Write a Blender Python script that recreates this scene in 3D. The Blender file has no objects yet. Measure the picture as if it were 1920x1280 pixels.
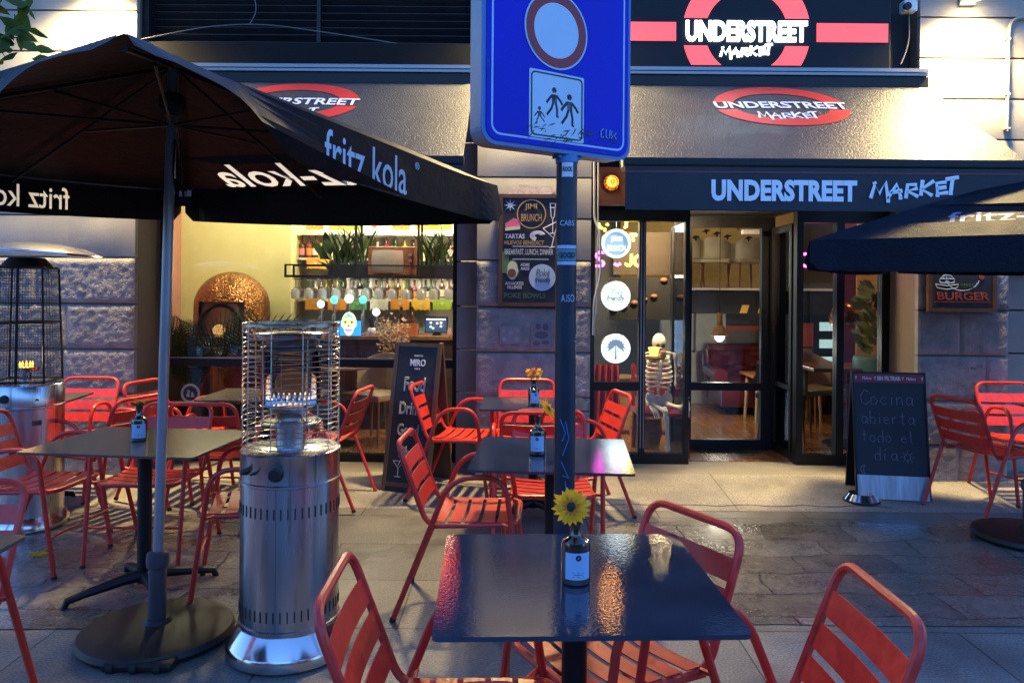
import bpy, bmesh, math, random
from mathutils import Vector, Matrix, noise
random.seed(7)
scene = bpy.context.scene
COL = scene.collection
PI = math.pi
V = Vector
# ------------------------------------------------------------------ camera, sky, exposure
FPX, HX, HY, HC = 1440.0, 960.0, 545.0, 1.48      # focal length in photo pixels, horizon point, eye height
ROLL = 0.0078
cam_d = bpy.data.cameras.new('camera'); cam = bpy.data.objects.new('camera', cam_d); COL.objects.link(cam)
cam_d.sensor_width = 36.0; cam_d.lens = 36.0 * FPX / 1920.0
cam_d.shift_y = -(640 - HY) / 1920.0
cam_d.clip_start = 0.05; cam_d.clip_end = 400
cam.location = (0, 0, HC); cam.rotation_euler = (PI/2, -ROLL, 0)
scene.camera = cam
scene.view_settings.view_transform = 'Standard'; scene.view_settings.look = 'None'
scene.view_settings.exposure = 0.70; scene.view_settings.gamma = 1.0; scene.view_settings.use_curve_mapping = False
w = bpy.data.worlds.new('World'); scene.world = w; w.use_nodes = True
nt = w.node_tree; bg = nt.nodes['Background']
sky = nt.nodes.new('ShaderNodeTexSky'); sky.sky_type = 'NISHITA'; sky.sun_disc = False
sky.sun_elevation = math.radians(16.0); sky.sun_rotation = math.radians(0); sky.air_density = 1.2; sky.ozone_density = 4.0
mx = nt.nodes.new('ShaderNodeMix'); mx.data_type = 'RGBA'; mx.blend_type = 'MULTIPLY'; mx.inputs[0].default_value = 1.0
nt.links.new(sky.outputs[0], mx.inputs[6]); mx.inputs[7].default_value = (0.74, 1.0, 1.55, 1)
nt.links.new(mx.outputs[2], bg.inputs[0]); bg.inputs[1].default_value = 0.27
LAMP_W = 820.0      # wall floodlights

def PX(px, py, d):
    """photo pixel + distance -> point in the place"""
    dx, dy = px - HX, py - HY
    x = dx*math.cos(ROLL) + dy*math.sin(ROLL); y = -dx*math.sin(ROLL) + dy*math.cos(ROLL)
    return V((x*d/FPX, d, HC - y*d/FPX))

# ------------------------------------------------------------------ materials
def lin(r, g, b):
    def f(c):
        c /= 255.0
        return c/12.92 if c <= 0.04045 else ((c+0.055)/1.055)**2.4
    return (f(r), f(g), f(b))
MATS = {}
def mat(name, col, rough=0.5, metal=0.0, var=0.12, scale=6.0, bump=0.0, bscale=60.0, emit=None, estr=0.0, rvar=0.1, stretch=None, coat=0.0, spec=None, alpha=None, trans=0.0, chips=None):
    if name in MATS: return MATS[name]
    m = bpy.data.materials.new(name); m.use_nodes = True; n = m.node_tree; N = n.nodes; Lk = n.links
    p = N['Principled BSDF']
    tc = N.new('ShaderNodeTexCoord'); src = tc.outputs['Object']
    if stretch:
        mp = N.new('ShaderNodeMapping'); mp.inputs['Scale'].default_value = stretch; Lk.new(src, mp.inputs['Vector']); src = mp.outputs[0]
    no = N.new('ShaderNodeTexNoise'); no.inputs['Scale'].default_value = scale; no.inputs['Detail'].default_value = 5; no.inputs['Roughness'].default_value = 0.6
    Lk.new(src, no.inputs['Vector'])
    cr = N.new('ShaderNodeValToRGB')
    cr.color_ramp.elements[0].position = 0.3; cr.color_ramp.elements[1].position = 0.7
    cr.color_ramp.elements[0].color = (*[c*(1-var) for c in col], 1); cr.color_ramp.elements[1].color = (*[min(1, c*(1+var)) for c in col], 1)
    Lk.new(no.outputs['Fac'], cr.inputs[0]); Lk.new(cr.outputs[0], p.inputs['Base Color'])
    if chips:       # worn spots: (colour, scale, threshold)
        nc = N.new('ShaderNodeTexNoise'); nc.inputs['Scale'].default_value = chips[1]; nc.inputs['Detail'].default_value = 6; nc.inputs['Roughness'].default_value = .7; Lk.new(src, nc.inputs['Vector'])
        c2 = N.new('ShaderNodeMapRange'); c2.inputs['From Min'].default_value = chips[2]; c2.inputs['From Max'].default_value = chips[2]+.05; Lk.new(nc.outputs['Fac'], c2.inputs['Value'])
        mc = N.new('ShaderNodeMix'); mc.data_type = 'RGBA'; Lk.new(c2.outputs[0], mc.inputs[0]); Lk.new(cr.outputs[0], mc.inputs[6]); mc.inputs[7].default_value = (*chips[0], 1); Lk.new(mc.outputs[2], p.inputs['Base Color'])
    mr = N.new('ShaderNodeMapRange'); mr.inputs['To Min'].default_value = max(0.02, rough-rvar); mr.inputs['To Max'].default_value = min(1, rough+rvar)
    Lk.new(no.outputs['Fac'], mr.inputs['Value']); Lk.new(mr.outputs[0], p.inputs['Roughness'])
    p.inputs['Metallic'].default_value = metal
    if coat: p.inputs['Coat Weight'].default_value = coat; p.inputs['Coat Roughness'].default_value = 0.08
    if spec is not None: p.inputs['Specular IOR Level'].default_value = spec
    if trans: p.inputs['Transmission Weight'].default_value = trans
    if bump:
        n2 = N.new('ShaderNodeTexNoise'); n2.inputs['Scale'].default_value = bscale; n2.inputs['Detail'].default_value = 4
        Lk.new(src, n2.inputs['Vector'])
        b = N.new('ShaderNodeBump'); b.inputs['Strength'].default_value = bump; b.inputs['Distance'].default_value = 0.01
        Lk.new(n2.outputs['Fac'], b.inputs['Height']); Lk.new(b.outputs[0], p.inputs['Normal'])
    if emit:
        p.inputs['Emission Color'].default_value = (*emit, 1); p.inputs['Emission Strength'].default_value = estr
    MATS[name] = m
    return m
def glow(name, col, s):
    if name in MATS: return MATS[name]
    m = bpy.data.materials.new(name); m.use_nodes = True; p = m.node_tree.nodes['Principled BSDF']
    p.inputs['Base Color'].default_value = (*col, 1); p.inputs['Roughness'].default_value = 0.4
    p.inputs['Emission Color'].default_value = (*col, 1); p.inputs['Emission Strength'].default_value = s
    MATS[name] = m; return m
def glassy(name, tint=(1, 1, 1), ior=1.5, gl=(1, 1, 1), rough=0.0, boost=1.0, dirt=0.0):
    if name in MATS: return MATS[name]
    m = bpy.data.materials.new(name); m.use_nodes = True; n = m.node_tree; N = n.nodes; Lk = n.links
    N.remove(N['Principled BSDF'])
    t = N.new('ShaderNodeBsdfTransparent'); t.inputs[0].default_value = (*tint, 1)
    g = N.new('ShaderNodeBsdfGlossy'); g.inputs[0].default_value = (*gl, 1); g.inputs['Roughness'].default_value = rough
    fr = N.new('ShaderNodeFresnel'); fr.inputs[0].default_value = ior
    mu = N.new('ShaderNodeMath'); mu.operation = 'MULTIPLY'; mu.inputs[1].default_value = boost; mu.use_clamp = True
    Lk.new(fr.outputs[0], mu.inputs[0])
    mi = N.new('ShaderNodeMixShader'); Lk.new(mu.outputs[0], mi.inputs[0]); Lk.new(t.outputs[0], mi.inputs[1]); Lk.new(g.outputs[0], mi.inputs[2])
    Lk.new(mi.outputs[0], N['Material Output'].inputs[0])
    MATS[name] = m; return m

# ------------------------------------------------------------------ mesh builder
class MB:
    def __init__(s): s.v = []; s.f = []; s.m = []; s.cur = 0
    def add(s, vs, fs):
        o = len(s.v); s.v += [tuple(x) for x in vs]
        for f in fs: s.f.append([o+i for i in f]); s.m.append(s.cur)
        return s
    def box(s, c, size, M=None, bev=0.0):
        hx, hy, hz = [q/2 for q in size]; c = V(c)
        if bev > 0:
            bm = bmesh.new(); bmesh.ops.create_cube(bm, size=1.0)
            for v_ in bm.verts: v_.co = V((v_.co.x*size[0], v_.co.y*size[1], v_.co.z*size[2]))
            bmesh.ops.bevel(bm, geom=list(bm.edges), offset=bev, segments=2, affect='EDGES', profile=0.6)
            bm.verts.index_update()
            vs = [v_.co.copy() for v_ in bm.verts]; fs = [[q.index for q in f.verts] for f in bm.faces]; bm.free()
        else:
            vs = [V((x, y, z)) for x in (-hx, hx) for y in (-hy, hy) for z in (-hz, hz)]
            fs = [(0, 1, 3, 2), (4, 6, 7, 5), (0, 4, 5, 1), (2, 3, 7, 6), (0, 2, 6, 4), (1, 5, 7, 3)]
        if M is not None: vs = [M @ q for q in vs]
        return s.add([q + c for q in vs], fs)
    def span(s, a, b, bev=0.0):
        return s.box([(a[i]+b[i])/2 for i in range(3)], [abs(b[i]-a[i]) for i in range(3)], bev=bev)
    def tube(s, pts, r, n=8, closed=False, flat=None, caps=True):
        pts = [V(p) for p in pts]; k = len(pts)
        rs = r if isinstance(r, (list, tuple)) else [r]*k
        tang = []
        for i in range(k):
            a = pts[i-1] if (i > 0 or closed) else pts[i]; b = pts[(i+1) % k] if (i < k-1 or closed) else pts[i]
            t = b - a
            tang.append(t.normalized() if t.length > 1e-9 else V((0, 0, 1)))
        up = V((0, 0, 1)) if abs(tang[0].z) < 0.9 else V((1, 0, 0))
        nrm = (up - tang[0]*up.dot(tang[0])).normalized()
        vs = []
        for i in range(k):
            t = tang[i]; nrm = nrm - t*nrm.dot(t)
            nrm = nrm.normalized() if nrm.length > 1e-6 else t.orthogonal().normalized()
            bi = t.cross(nrm)
            for j in range(n):
                a = 2*PI*j/n; o = (nrm*math.cos(a) + bi*math.sin(a))*rs[i]
                if flat is not None: o = o - flat*o.dot(flat)*0.82
                vs.append(pts[i] + o)
        fs = []
        for i in range(k if closed else k-1):
            for j in range(n):
                i2 = (i+1) % k
                fs.append((i*n+j, i*n+(j+1) % n, i2*n+(j+1) % n, i2*n+j))
        if not closed and caps: fs.append(tuple(reversed(range(n)))); fs.append(tuple((k-1)*n+j for j in range(n)))
        return s.add(vs, fs)
    def cyl(s, a, b, r, r2=None, n=16): return s.tube([a, b], [r, r if r2 is None else r2], n)
    def lathe(s, prof, c=(0, 0, 0), n=24, M=None, a0=0.0, a1=2*PI):
        full = abs(a1-a0-2*PI) < 1e-6; cols = n if full else n+1; vs = []; fs = []
        for (r, z) in prof:
            for j in range(cols):
                a = a0 + (a1-a0)*j/n; q = V((r*math.cos(a), r*math.sin(a), z))
                if M is not None: q = M @ q
                vs.append(q + V(c))
        for i in range(len(prof)-1):
            for j in range(n):
                j2 = (j+1) % cols
                fs.append((i*cols+j, i*cols+j2, (i+1)*cols+j2, (i+1)*cols+j))
        if full:
            if prof[0][0] > 1e-5: fs.append(tuple(reversed(range(cols))))
            if prof[-1][0] > 1e-5: fs.append(tuple((len(prof)-1)*cols+j for j in range(cols)))
        return s.add(vs, fs)
    def ball(s, c, r, n=12, sc=(1, 1, 1), M=None):
        k = max(4, n//2); prof = [(math.sin(PI*i/k), -math.cos(PI*i/k)) for i in range(k+1)]
        S = Matrix.Diagonal((r*sc[0], r*sc[1], r*sc[2]))
        if M is not None: S = M.to_3x3() @ S
        return s.lathe([(max(a, 1e-4), b) for a, b in prof], c, n, S)
    def prism(s, poly, o, ax, ay, t):
        """polygon (2D) on axes ax, ay at o, thickness t along ax x ay"""
        ax, ay, o = V(ax), V(ay), V(o); nz = ax.cross(ay).normalized(); k = len(poly)
        vs = [o + ax*p[0] + ay*p[1] for p in poly] + [o + ax*p[0] + ay*p[1] + nz*t for p in poly]
        fs = [tuple(reversed(range(k))), tuple(range(k, 2*k))] + [(i, (i+1) % k, k+(i+1) % k, k+i) for i in range(k)]
        return s.add(vs, fs)
    def ring2d(s, outer, inner, o, ax, ay, t):
        ax, ay, o = V(ax), V(ay), V(o); nz = ax.cross(ay).normalized(); k = len(outer); vs = []
        for z in (0, t):
            for P_ in (outer, inner): vs += [o + ax*p[0] + ay*p[1] + nz*z for p in P_]
        fs = []
        for i in range(k):
            j = (i+1) % k
            fs += [(i, k+i, k+j, j), (2*k+i, 2*k+j, 3*k+j, 3*k+i), (i, j, 2*k+j, 2*k+i), (k+i, 3*k+i, 3*k+j, k+j)]
        return s.add(vs, fs)
    def build(s, name, m, parent=None, smooth=False, loc=None):
        me = bpy.data.meshes.new(name); me.from_pydata(s.v, [], s.f); me.update()
        ms = m if isinstance(m, (list, tuple)) else [m]
        for q in ms: me.materials.append(q)
        if len(ms) > 1: me.polygons.foreach_set('material_index', s.m)
        bm = bmesh.new(); bm.from_mesh(me); bmesh.ops.recalc_face_normals(bm, faces=bm.faces)
        if smooth:
            for f in bm.faces: f.smooth = True
            for e in bm.edges:
                if len(e.link_faces) == 2 and e.calc_face_angle(0) > 0.7: e.smooth = False
        bm.to_mesh(me); bm.free()
        ob = bpy.data.objects.new(name, me); COL.objects.link(ob)
        if parent: ob.parent = parent
        if loc is not None: ob.location = loc
        return ob
def circ(r, n=32, cx=0, cy=0, sy=1.0): return [(cx + r*math.cos(2*PI*i/n), cy + sy*r*math.sin(2*PI*i/n)) for i in range(n)]
def rrect(wd, ht, r, n=5, cx=0, cy=0):
    out = []
    for (sx, sy, a0) in ((1, 1, 0), (-1, 1, PI/2), (-1, -1, PI), (1, -1, 1.5*PI)):
        for i in range(n+1):
            a = a0 + PI/2*i/n; out.append((cx + sx*(wd/2-r) + r*math.cos(a), cy + sy*(ht/2-r) + r*math.sin(a)))
    return out
def fillet(pts, r, n=6):
    """polyline with rounded inner corners"""
    pts = [V(p) for p in pts]; out = [pts[0]]
    for i in range(1, len(pts)-1):
        a, b, c = pts[i-1], pts[i], pts[i+1]
        d1, d2 = (a-b), (c-b); rr = min(r, d1.length*0.48, d2.length*0.48)
        p, q = b + d1.normalized()*rr, b + d2.normalized()*rr
        for k in range(n+1):
            t = k/n; out.append(p*(1-t)**2 + b*2*t*(1-t) + q*t*t)
    out.append(pts[-1]); return out
def Rz(a): return Matrix.Rotation(a, 3, 'Z')
def Rx(a): return Matrix.Rotation(a, 3, 'X')
def Ry(a): return Matrix.Rotation(a, 3, 'Y')

# ------------------------------------------------------------------ things
def tag(o, label, cat, group=None, kind=None):
    if kind: o['kind'] = kind
    if label: o['label'] = label
    if cat: o['category'] = cat
    if group: o['group'] = group
    return o
def thing(name, label, cat, loc=(0, 0, 0), rz=0.0, group=None):
    o = bpy.data.objects.new(name, None); COL.objects.link(o); o.empty_display_size = 0.1
    o.location = loc; o.rotation_euler = (0, 0, rz); return tag(o, label, cat, group)
def copy_tree(o, parent=None):
    c = o.copy(); COL.objects.link(c)
    if parent: c.parent = parent
    for ch in list(o.children): copy_tree(ch, c)
    return c
def dup(o, loc, rz, label, group=None):
    c = copy_tree(o); c.location = loc; c.rotation_euler = (0, 0, rz); c['label'] = label
    if group: c['group'] = group
    return c
def lamp(kind, name, parent, loc, power, col, size=0.05, **kw):
    d = bpy.data.lights.new(name, kind); d.energy = power; d.color = col
    if kind == 'AREA':
        d.size = size
        if 'size_y' in kw: d.shape = 'RECTANGLE'; d.size_y = kw['size_y']
    else: d.shadow_soft_size = size
    if kind == 'SPOT': d.spot_size = kw.get('angle', 2.0); d.spot_blend = kw.get('blend', 0.5)
    o = bpy.data.objects.new(name, d); COL.objects.link(o); o.parent = parent; o.location = loc
    if 'rot' in kw: o.rotation_euler = kw['rot']
    return o
def text(name, body, m, parent, c, ax, ay, wd=None, ht=None, thick=0.003, bold=0.0, outline=0.0, shear=0.0, spacing=1.0, center=True):
    """lettering as a mesh lying on the axes ax (reading direction) and ay (up)"""
    cu = bpy.data.curves.new('lettering', 'FONT'); cu.body = body; cu.align_x = 'CENTER'; cu.space_character = spacing; cu.shear = shear; cu.space_line = 0.9
    cu.resolution_u = 3
    if outline: cu.fill_mode = 'NONE'; cu.bevel_depth = outline; cu.bevel_resolution = 0
    else: cu.offset = bold; cu.extrude = 0.02
    to = bpy.data.objects.new('lettering', cu); COL.objects.link(to)
    dg = bpy.context.evaluated_depsgraph_get(); dg.update()
    me = bpy.data.meshes.new_from_object(to.evaluated_get(dg)); bpy.data.objects.remove(to); bpy.data.curves.remove(cu)
    xs = [v_.co.x for v_ in me.vertices]; ys = [v_.co.y for v_ in me.vertices]; zs = [v_.co.z for v_ in me.vertices]
    x0, x1, y0, y1 = min(xs), max(xs), min(ys), max(ys); zr = max(max(zs)-min(zs), 1e-6); zm = (max(zs)+min(zs))/2
    sx = wd/(x1-x0) if wd else ht/(y1-y0); sy = ht/(y1-y0) if ht else sx
    ax, ay, c = V(ax).normalized(), V(ay).normalized(), V(c); nz = ax.cross(ay)
    for v_ in me.vertices:
        q = v_.co; v_.co = c + ax*((q.x-(x0+x1)/2)*sx) + ay*((q.y-(y0+y1)/2)*sy) + nz*((q.z-zm)/zr*thick)
    me.materials.clear(); me.materials.append(m); me.name = name
    o = bpy.data.objects.new(name, me); COL.objects.link(o)
    if parent: o.parent = parent
    return o
def strokes(mb, lines, o, ax, ay, r, n=6, smooth=False):
    ax, ay, o = V(ax), V(ay), V(o); nz = ax.cross(ay).normalized()
    for ln in lines:
        p = [o + ax*q[0] + ay*q[1] for q in ln]
        if smooth and len(p) > 2: p = fillet(p, 10, 4)
        mb.tube(p, r, n, flat=nz)
    return mb
FX, FZ = V((1, 0, 0)), V((0, 0, 1))       # axes of everything that faces the street
def text2d(body, wd, ht, bold=0.0):
    """flat lettering: (points, triangles/faces, outline loops), centred, wd x ht"""
    cu = bpy.data.curves.new('lettering', 'FONT'); cu.body = body; cu.align_x = 'CENTER'; cu.resolution_u = 3; cu.offset = bold; cu.fill_mode = 'FRONT'
    to = bpy.data.objects.new('lettering', cu); COL.objects.link(to)
    dg = bpy.context.evaluated_depsgraph_get(); dg.update()
    me = bpy.data.meshes.new_from_object(to.evaluated_get(dg)); bpy.data.objects.remove(to); bpy.data.curves.remove(cu)
    bm = bmesh.new(); bm.from_mesh(me); bmesh.ops.remove_doubles(bm, verts=bm.verts, dist=1e-5); bm.verts.index_update(); bm.verts.ensure_lookup_table()
    xs = [q.co.x for q in bm.verts]; ys = [q.co.y for q in bm.verts]; x0, x1, y0, y1 = min(xs), max(xs), min(ys), max(ys)
    P_ = [((q.co.x-(x0+x1)/2)/(x1-x0)*wd, (q.co.y-(y0+y1)/2)/(y1-y0)*ht) for q in bm.verts]
    Fc_ = [[q.index for q in f.verts] for f in bm.faces]; nb = {}
    for e in bm.edges:
        if len(e.link_faces) == 1:
            a, b = e.verts[0].index, e.verts[1].index; nb.setdefault(a, []).append(b); nb.setdefault(b, []).append(a)
    loops = []; seen = set()
    for a in nb:
        if a in seen: continue
        lp = [a]; seen.add(a); cur = a
        while True:
            nx_ = [q for q in nb[cur] if q not in seen]
            if not nx_: break
            cur = nx_[0]; seen.add(cur); lp.append(cur)
        if len(lp) > 2: loops.append([P_[i] for i in lp])
    bm.free(); bpy.data.meshes.remove(me); return P_, Fc_, loops
def cut_sheet(outer, loops):
    """triangles of a sheet with the lettering cut out of it: (2D points, faces)"""
    from mathutils.geometry import tessellate_polygon
    L = [[V((x, y, 0)) for x, y in outer]] + [[V((x, y, 0)) for x, y in l] for l in loops]
    tri = tessellate_polygon(L); return [(q.x, q.y) for l in L for q in l], [tuple(t) for t in tri]
def see_through(name, col, k):
    """thin printed cloth that lets light from behind shine through"""
    if name in MATS: return MATS[name]
    m = bpy.data.materials.new(name); m.use_nodes = True; n = m.node_tree; N = n.nodes; p = N['Principled BSDF']; p.inputs['Base Color'].default_value = (*col, 1); p.inputs['Roughness'].default_value = .7
    t = N.new('ShaderNodeBsdfTranslucent'); t.inputs[0].default_value = (*col, 1); mi = N.new('ShaderNodeMixShader'); mi.inputs[0].default_value = k
    n.links.new(p.outputs[0], mi.inputs[1]); n.links.new(t.outputs[0], mi.inputs[2]); n.links.new(mi.outputs[0], N['Material Output'].inputs[0]); MATS[name] = m; return m
# spray-can lettering of the word on the shop signs, one unit wide
GRAF = [[(0.0, .15), (.05, .85), (.10, .35), (.17, .95), (.20, .05)], [(.19, .08), (.30, .80), (.34, .15)], [(.22, .38), (.36, .45)],
        [(.40, .05), (.42, .75), (.52, .72), (.53, .52), (.42, .42), (.54, .10)], [(.59, .95), (.57, .15)], [(.72, .88), (.58, .48), (.70, .12)],
        [(.86, .78), (.75, .74), (.76, .20), (.88, .24)], [(.75, .48), (.86, .52)], [(.85, .92), (1.0, 1.0)], [(.93, .95), (.91, .25)],
        [(.05, .85), (.04, .98)], [(.20, .05), (.20, -.12)], [(.34, .15), (.34, .0)], [(.76, .2), (.76, .04)], [(.91, .25), (.91, .1)], [(.42, .42), (.42, .3)]]
# ================================================================== ground
def gz(y):
    """ground height: flat street, rising gently to the shop step"""
    return 0.0 if y < 5.2 else min(1.0, (y-5.2)/0.75)*0.065
def stone_mat(name, c1, c2, joint, bw, bh, r0, r1, wet=0.0, dist=0.0, speck=900.0, bump=0.35, off=0.5, mort=0.006, jit=0.25):
    m = bpy.data.materials.new(name); m.use_nodes = True; n = m.node_tree; N = n.nodes; K = n.links; p = N['Principled BSDF']
    tc = N.new('ShaderNodeTexCoord'); vec = tc.outputs['Object']
    if dist:
        dn = N.new('ShaderNodeTexNoise'); dn.inputs['Scale'].default_value = 4.0; dn.inputs['Detail'].default_value = 3; K.new(vec, dn.inputs['Vector'])
        sb = N.new('ShaderNodeVectorMath'); sb.operation = 'SUBTRACT'; K.new(dn.outputs['Color'], sb.inputs[0]); sb.inputs[1].default_value = (.5, .5, .5)
        sc_ = N.new('ShaderNodeVectorMath'); sc_.operation = 'SCALE'; K.new(sb.outputs[0], sc_.inputs[0]); sc_.inputs['Scale'].default_value = dist
        ad = N.new('ShaderNodeVectorMath'); K.new(vec, ad.inputs[0]); K.new(sc_.outputs[0], ad.inputs[1]); vb = ad.outputs[0]
    else: vb = vec
    br = N.new('ShaderNodeTexBrick'); br.offset = off; K.new(vb, br.inputs['Vector'])
    br.inputs['Scale'].default_value = 1.0; br.inputs['Brick Width'].default_value = bw; br.inputs['Row Height'].default_value = bh
    br.inputs['Mortar Size'].default_value = mort; br.inputs['Mortar Smooth'].default_value = 0.4
    br.inputs['Color1'].default_value = (*[c*(1-jit) for c in c1], 1); br.inputs['Color2'].default_value = (*[c*(1+jit) for c in c2], 1); br.inputs['Mortar'].default_value = (*joint, 1)
    sp = N.new('ShaderNodeTexNoise'); sp.inputs['Scale'].default_value = speck; sp.inputs['Detail'].default_value = 2; K.new(vec, sp.inputs['Vector'])
    mp = N.new('ShaderNodeMapRange'); mp.inputs['From Min'].default_value = .35; mp.inputs['From Max'].default_value = .65; mp.inputs['To Min'].default_value = .62; mp.inputs['To Max'].default_value = 1.35; K.new(sp.outputs['Fac'], mp.inputs['Value'])
    mu = N.new('ShaderNodeMix'); mu.data_type = 'RGBA'; mu.blend_type = 'MULTIPLY'; mu.inputs[0].default_value = 1; K.new(br.outputs['Color'], mu.inputs[6]); K.new(mp.outputs[0], mu.inputs[7])
    st = N.new('ShaderNodeTexNoise'); st.inputs['Scale'].default_value = 1.7; st.inputs['Detail'].default_value = 6; st.inputs['Roughness'].default_value = .65; K.new(vec, st.inputs['Vector'])
    m2 = N.new('ShaderNodeMapRange'); m2.inputs['From Min'].default_value = .3; m2.inputs['From Max'].default_value = .7; m2.inputs['To Min'].default_value = .58; m2.inputs['To Max'].default_value = 1.22; K.new(st.outputs['Fac'], m2.inputs['Value'])
    mu2 = N.new('ShaderNodeMix'); mu2.data_type = 'RGBA'; mu2.blend_type = 'MULTIPLY'; mu2.inputs[0].default_value = 1; K.new(mu.outputs[2], mu2.inputs[6]); K.new(m2.outputs[0], mu2.inputs[7])
    K.new(mu2.outputs[2], p.inputs['Base Color'])
    rr = N.new('ShaderNodeMapRange'); rr.inputs['From Min'].default_value = .38; rr.inputs['From Max'].default_value = .62; rr.inputs['To Min'].default_value = r0; rr.inputs['To Max'].default_value = r1; K.new(st.outputs['Fac'], rr.inputs['Value']); K.new(rr.outputs[0], p.inputs['Roughness'])
    n3 = N.new('ShaderNodeTexNoise'); n3.inputs['Scale'].default_value = 22.0; n3.inputs['Detail'].default_value = 6; K.new(vec, n3.inputs['Vector'])
    am = N.new('ShaderNodeMath'); am.operation = 'MULTIPLY_ADD'; K.new(br.outputs['Fac'], am.inputs[0]); am.inputs[1].default_value = -0.9; K.new(n3.outputs['Fac'], am.inputs[2])
    b = N.new('ShaderNodeBump'); b.inputs['Strength'].default_value = bump; b.inputs['Distance'].default_value = 0.012; K.new(am.outputs[0], b.inputs['Height']); K.new(b.outputs[0], p.inputs['Normal'])
    if wet: p.inputs['Coat Weight'].default_value = wet; p.inputs['Coat Roughness'].default_value = 0.12
    return m
M_granite = stone_mat('granite_slabs', (.18, .17, .152), (.20, .19, .172), (.045, .04, .035), 0.98, 0.56, .34, .72, bump=.25, mort=.0045, jit=.12, speck=110)
M_cobble = stone_mat('worn_pavers', (.150, .132, .106), (.185, .165, .134), (.05, .044, .036), 0.52, 0.27, .05, .52, wet=.38, dist=.13, bump=.7, mort=.006, speck=90, jit=.2)
M_conc = stone_mat('pale_concrete', (.30, .275, .235), (.33, .30, .26), (.1, .09, .08), 3.1, 2.0, .55, .85, bump=.15, mort=.004, jit=.05, speck=120)
mb = MB()
mb.add([(-70, -70, 0), (70, -70, 0), (70, 70, 0), (-70, 70, 0)], [(0, 1, 2, 3)])
tag(mb.build('ground', M_granite), None, None, kind='structure')
for nm, x0, x1, y0, y1 in (('cobble_paving', .52, 9.0, 3.42, 4.98), ('cobble_paving', -9.0, -1.2, 3.32, 5.0)):
    mb = MB(); k = 24
    # ragged edges, where the strip of old pavers meets the granite
    top = [(x0 + (x1-x0)*i/k, y1 + random.uniform(-.09, .09), .004) for i in range(k+1)]; bot = [(x0 + (x1-x0)*i/k, y0 + random.uniform(-.012, .012), .004) for i in range(k+1)]
    mb.add(top+bot, [(i, i+1, k+1+i+1, k+1+i) for i in range(k)])
    tag(mb.build(nm, M_cobble), None, None, kind='structure')
mb = MB(); prof = [(5.2, .002), (5.45, gz(5.45)), (5.7, gz(5.7)), (5.95, .065), (6.45, .068)]; vs = []
for y, z in prof: vs += [(-9, y, z), (9, y, z)]
mb.add(vs, [(2*i, 2*i+1, 2*i+3, 2*i+2) for i in range(len(prof)-1)])
tag(mb.build('shop_apron', M_conc), None, None, kind='structure')
# the crack where apron and paving meet
mb = MB(); pts = [(.35 + .12*i, 5.30 + .018*math.sin(i*1.9) + random.uniform(-.008, .008), gz(5.31)+.003) for i in range(20)]
mb.tube(pts, .004, 5, flat=V((0, 0, 1)))
tag(mb.build('crack', mat('crack_dark', (.02, .018, .015), .9)), None, None, kind='structure')

# ================================================================== shop building
YW, YG = 5.85, 6.35
bld = thing('shop_building', 'stone fronted building with black shop windows, restaurant bar on the ground floor', 'building', (0, YW, 0))
def bp(name, mb, m, smooth=False, parent=None):      # a part given in world coordinates
    p = parent or bld; o = mb.build(name, m, p, smooth)
    q = p; off = V((0, 0, 0))
    while q: off -= V(q.location); q = q.parent
    o.location = off
    return o
def btext(name, body, m, parent, c, ax=FX, ay=FZ, **kw):
    o = text(name, body, m, parent, c, ax, ay, **kw)
    off = V((0, 0, 0)); q = parent
    while q: off -= V(q.location); q = q.parent
    o.location = off; return o
M_render = mat('smooth_render', (.285, .272, .245), .8, var=.16, scale=2.2, bump=.15, bscale=120)
M_rough = mat('rough_stone', (.25, .238, .235), .85, var=.28, scale=9, bump=.7, bscale=90, chips=((.12, .11, .11), 5, .62))
M_reveal = mat('brown_reveal', (.17, .12, .075), .7, var=.15, scale=4, bump=.1, bscale=90)
M_black = mat('black_metal', (.010, .010, .011), .42, var=.2, scale=12, spec=.25)
M_dark = mat('dark_panel', (.016, .016, .018), .6, var=.25, scale=3, spec=.2)
LOW = [0.0, .33, .667, 1.01, 1.355, 1.71]; UP = [1.71, 2.03, 2.345, 2.66, 2.97, 3.28, 3.59, 3.90, 4.3, 4.7, 5.2]
def block(mb, x0, x1, y, z0, z1, amp, depth=.3, nx=0, nz=0):
    """one ashlar: front face grid, edges chamfered back into the joint"""
    g = .007; x0 += 0; z0 += g; z1 -= g
    nx = nx or max(2, int((x1-x0)/.016)); nz = nz or max(2, int((z1-z0)/.016)); vs = []; fs = []
    for j in range(nz+1):
        for i in range(nx+1):
            u, v_ = i/nx, j/nz; x = x0+(x1-x0)*u; z = z0+(z1-z0)*v_
            e = min(i, nx-i, j, nz-j)
            d = 0.012 if e == 0 else (0.003 if e == 1 else 0.0)
            if amp and e > 0:
                q = V((x*22+17.3*z0, y, z*34)); q2 = V((x*55, y+3.1*x0, z*75))
                d -= amp*(noise.noise(q)*.55 + noise.noise(q2)*.65 + .25)*(1 if e > 1 else .5)
            vs.append((x, y+d, z))
    for j in range(nz):
        for i in range(nx):
            a = j*(nx+1)+i; fs.append((a, a+1, a+nx+2, a+nx+1))
    k = len(vs); rim = [i for i in range(nx+1)] + [(j+1)*(nx+1)-1 for j in range(1, nz+1)] + [nz*(nx+1)+i for i in range(nx-1, -1, -1)] + [j*(nx+1) for j in range(nz-1, 0, -1)]
    for i in rim: x, _, z = vs[i]; vs.append((x, y+.06, z))
    for a in range(len(rim)): b = (a+1) % len(rim); fs.append((rim[a], rim[b], k+b, k+a))
    mb.add(vs, fs)
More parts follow.
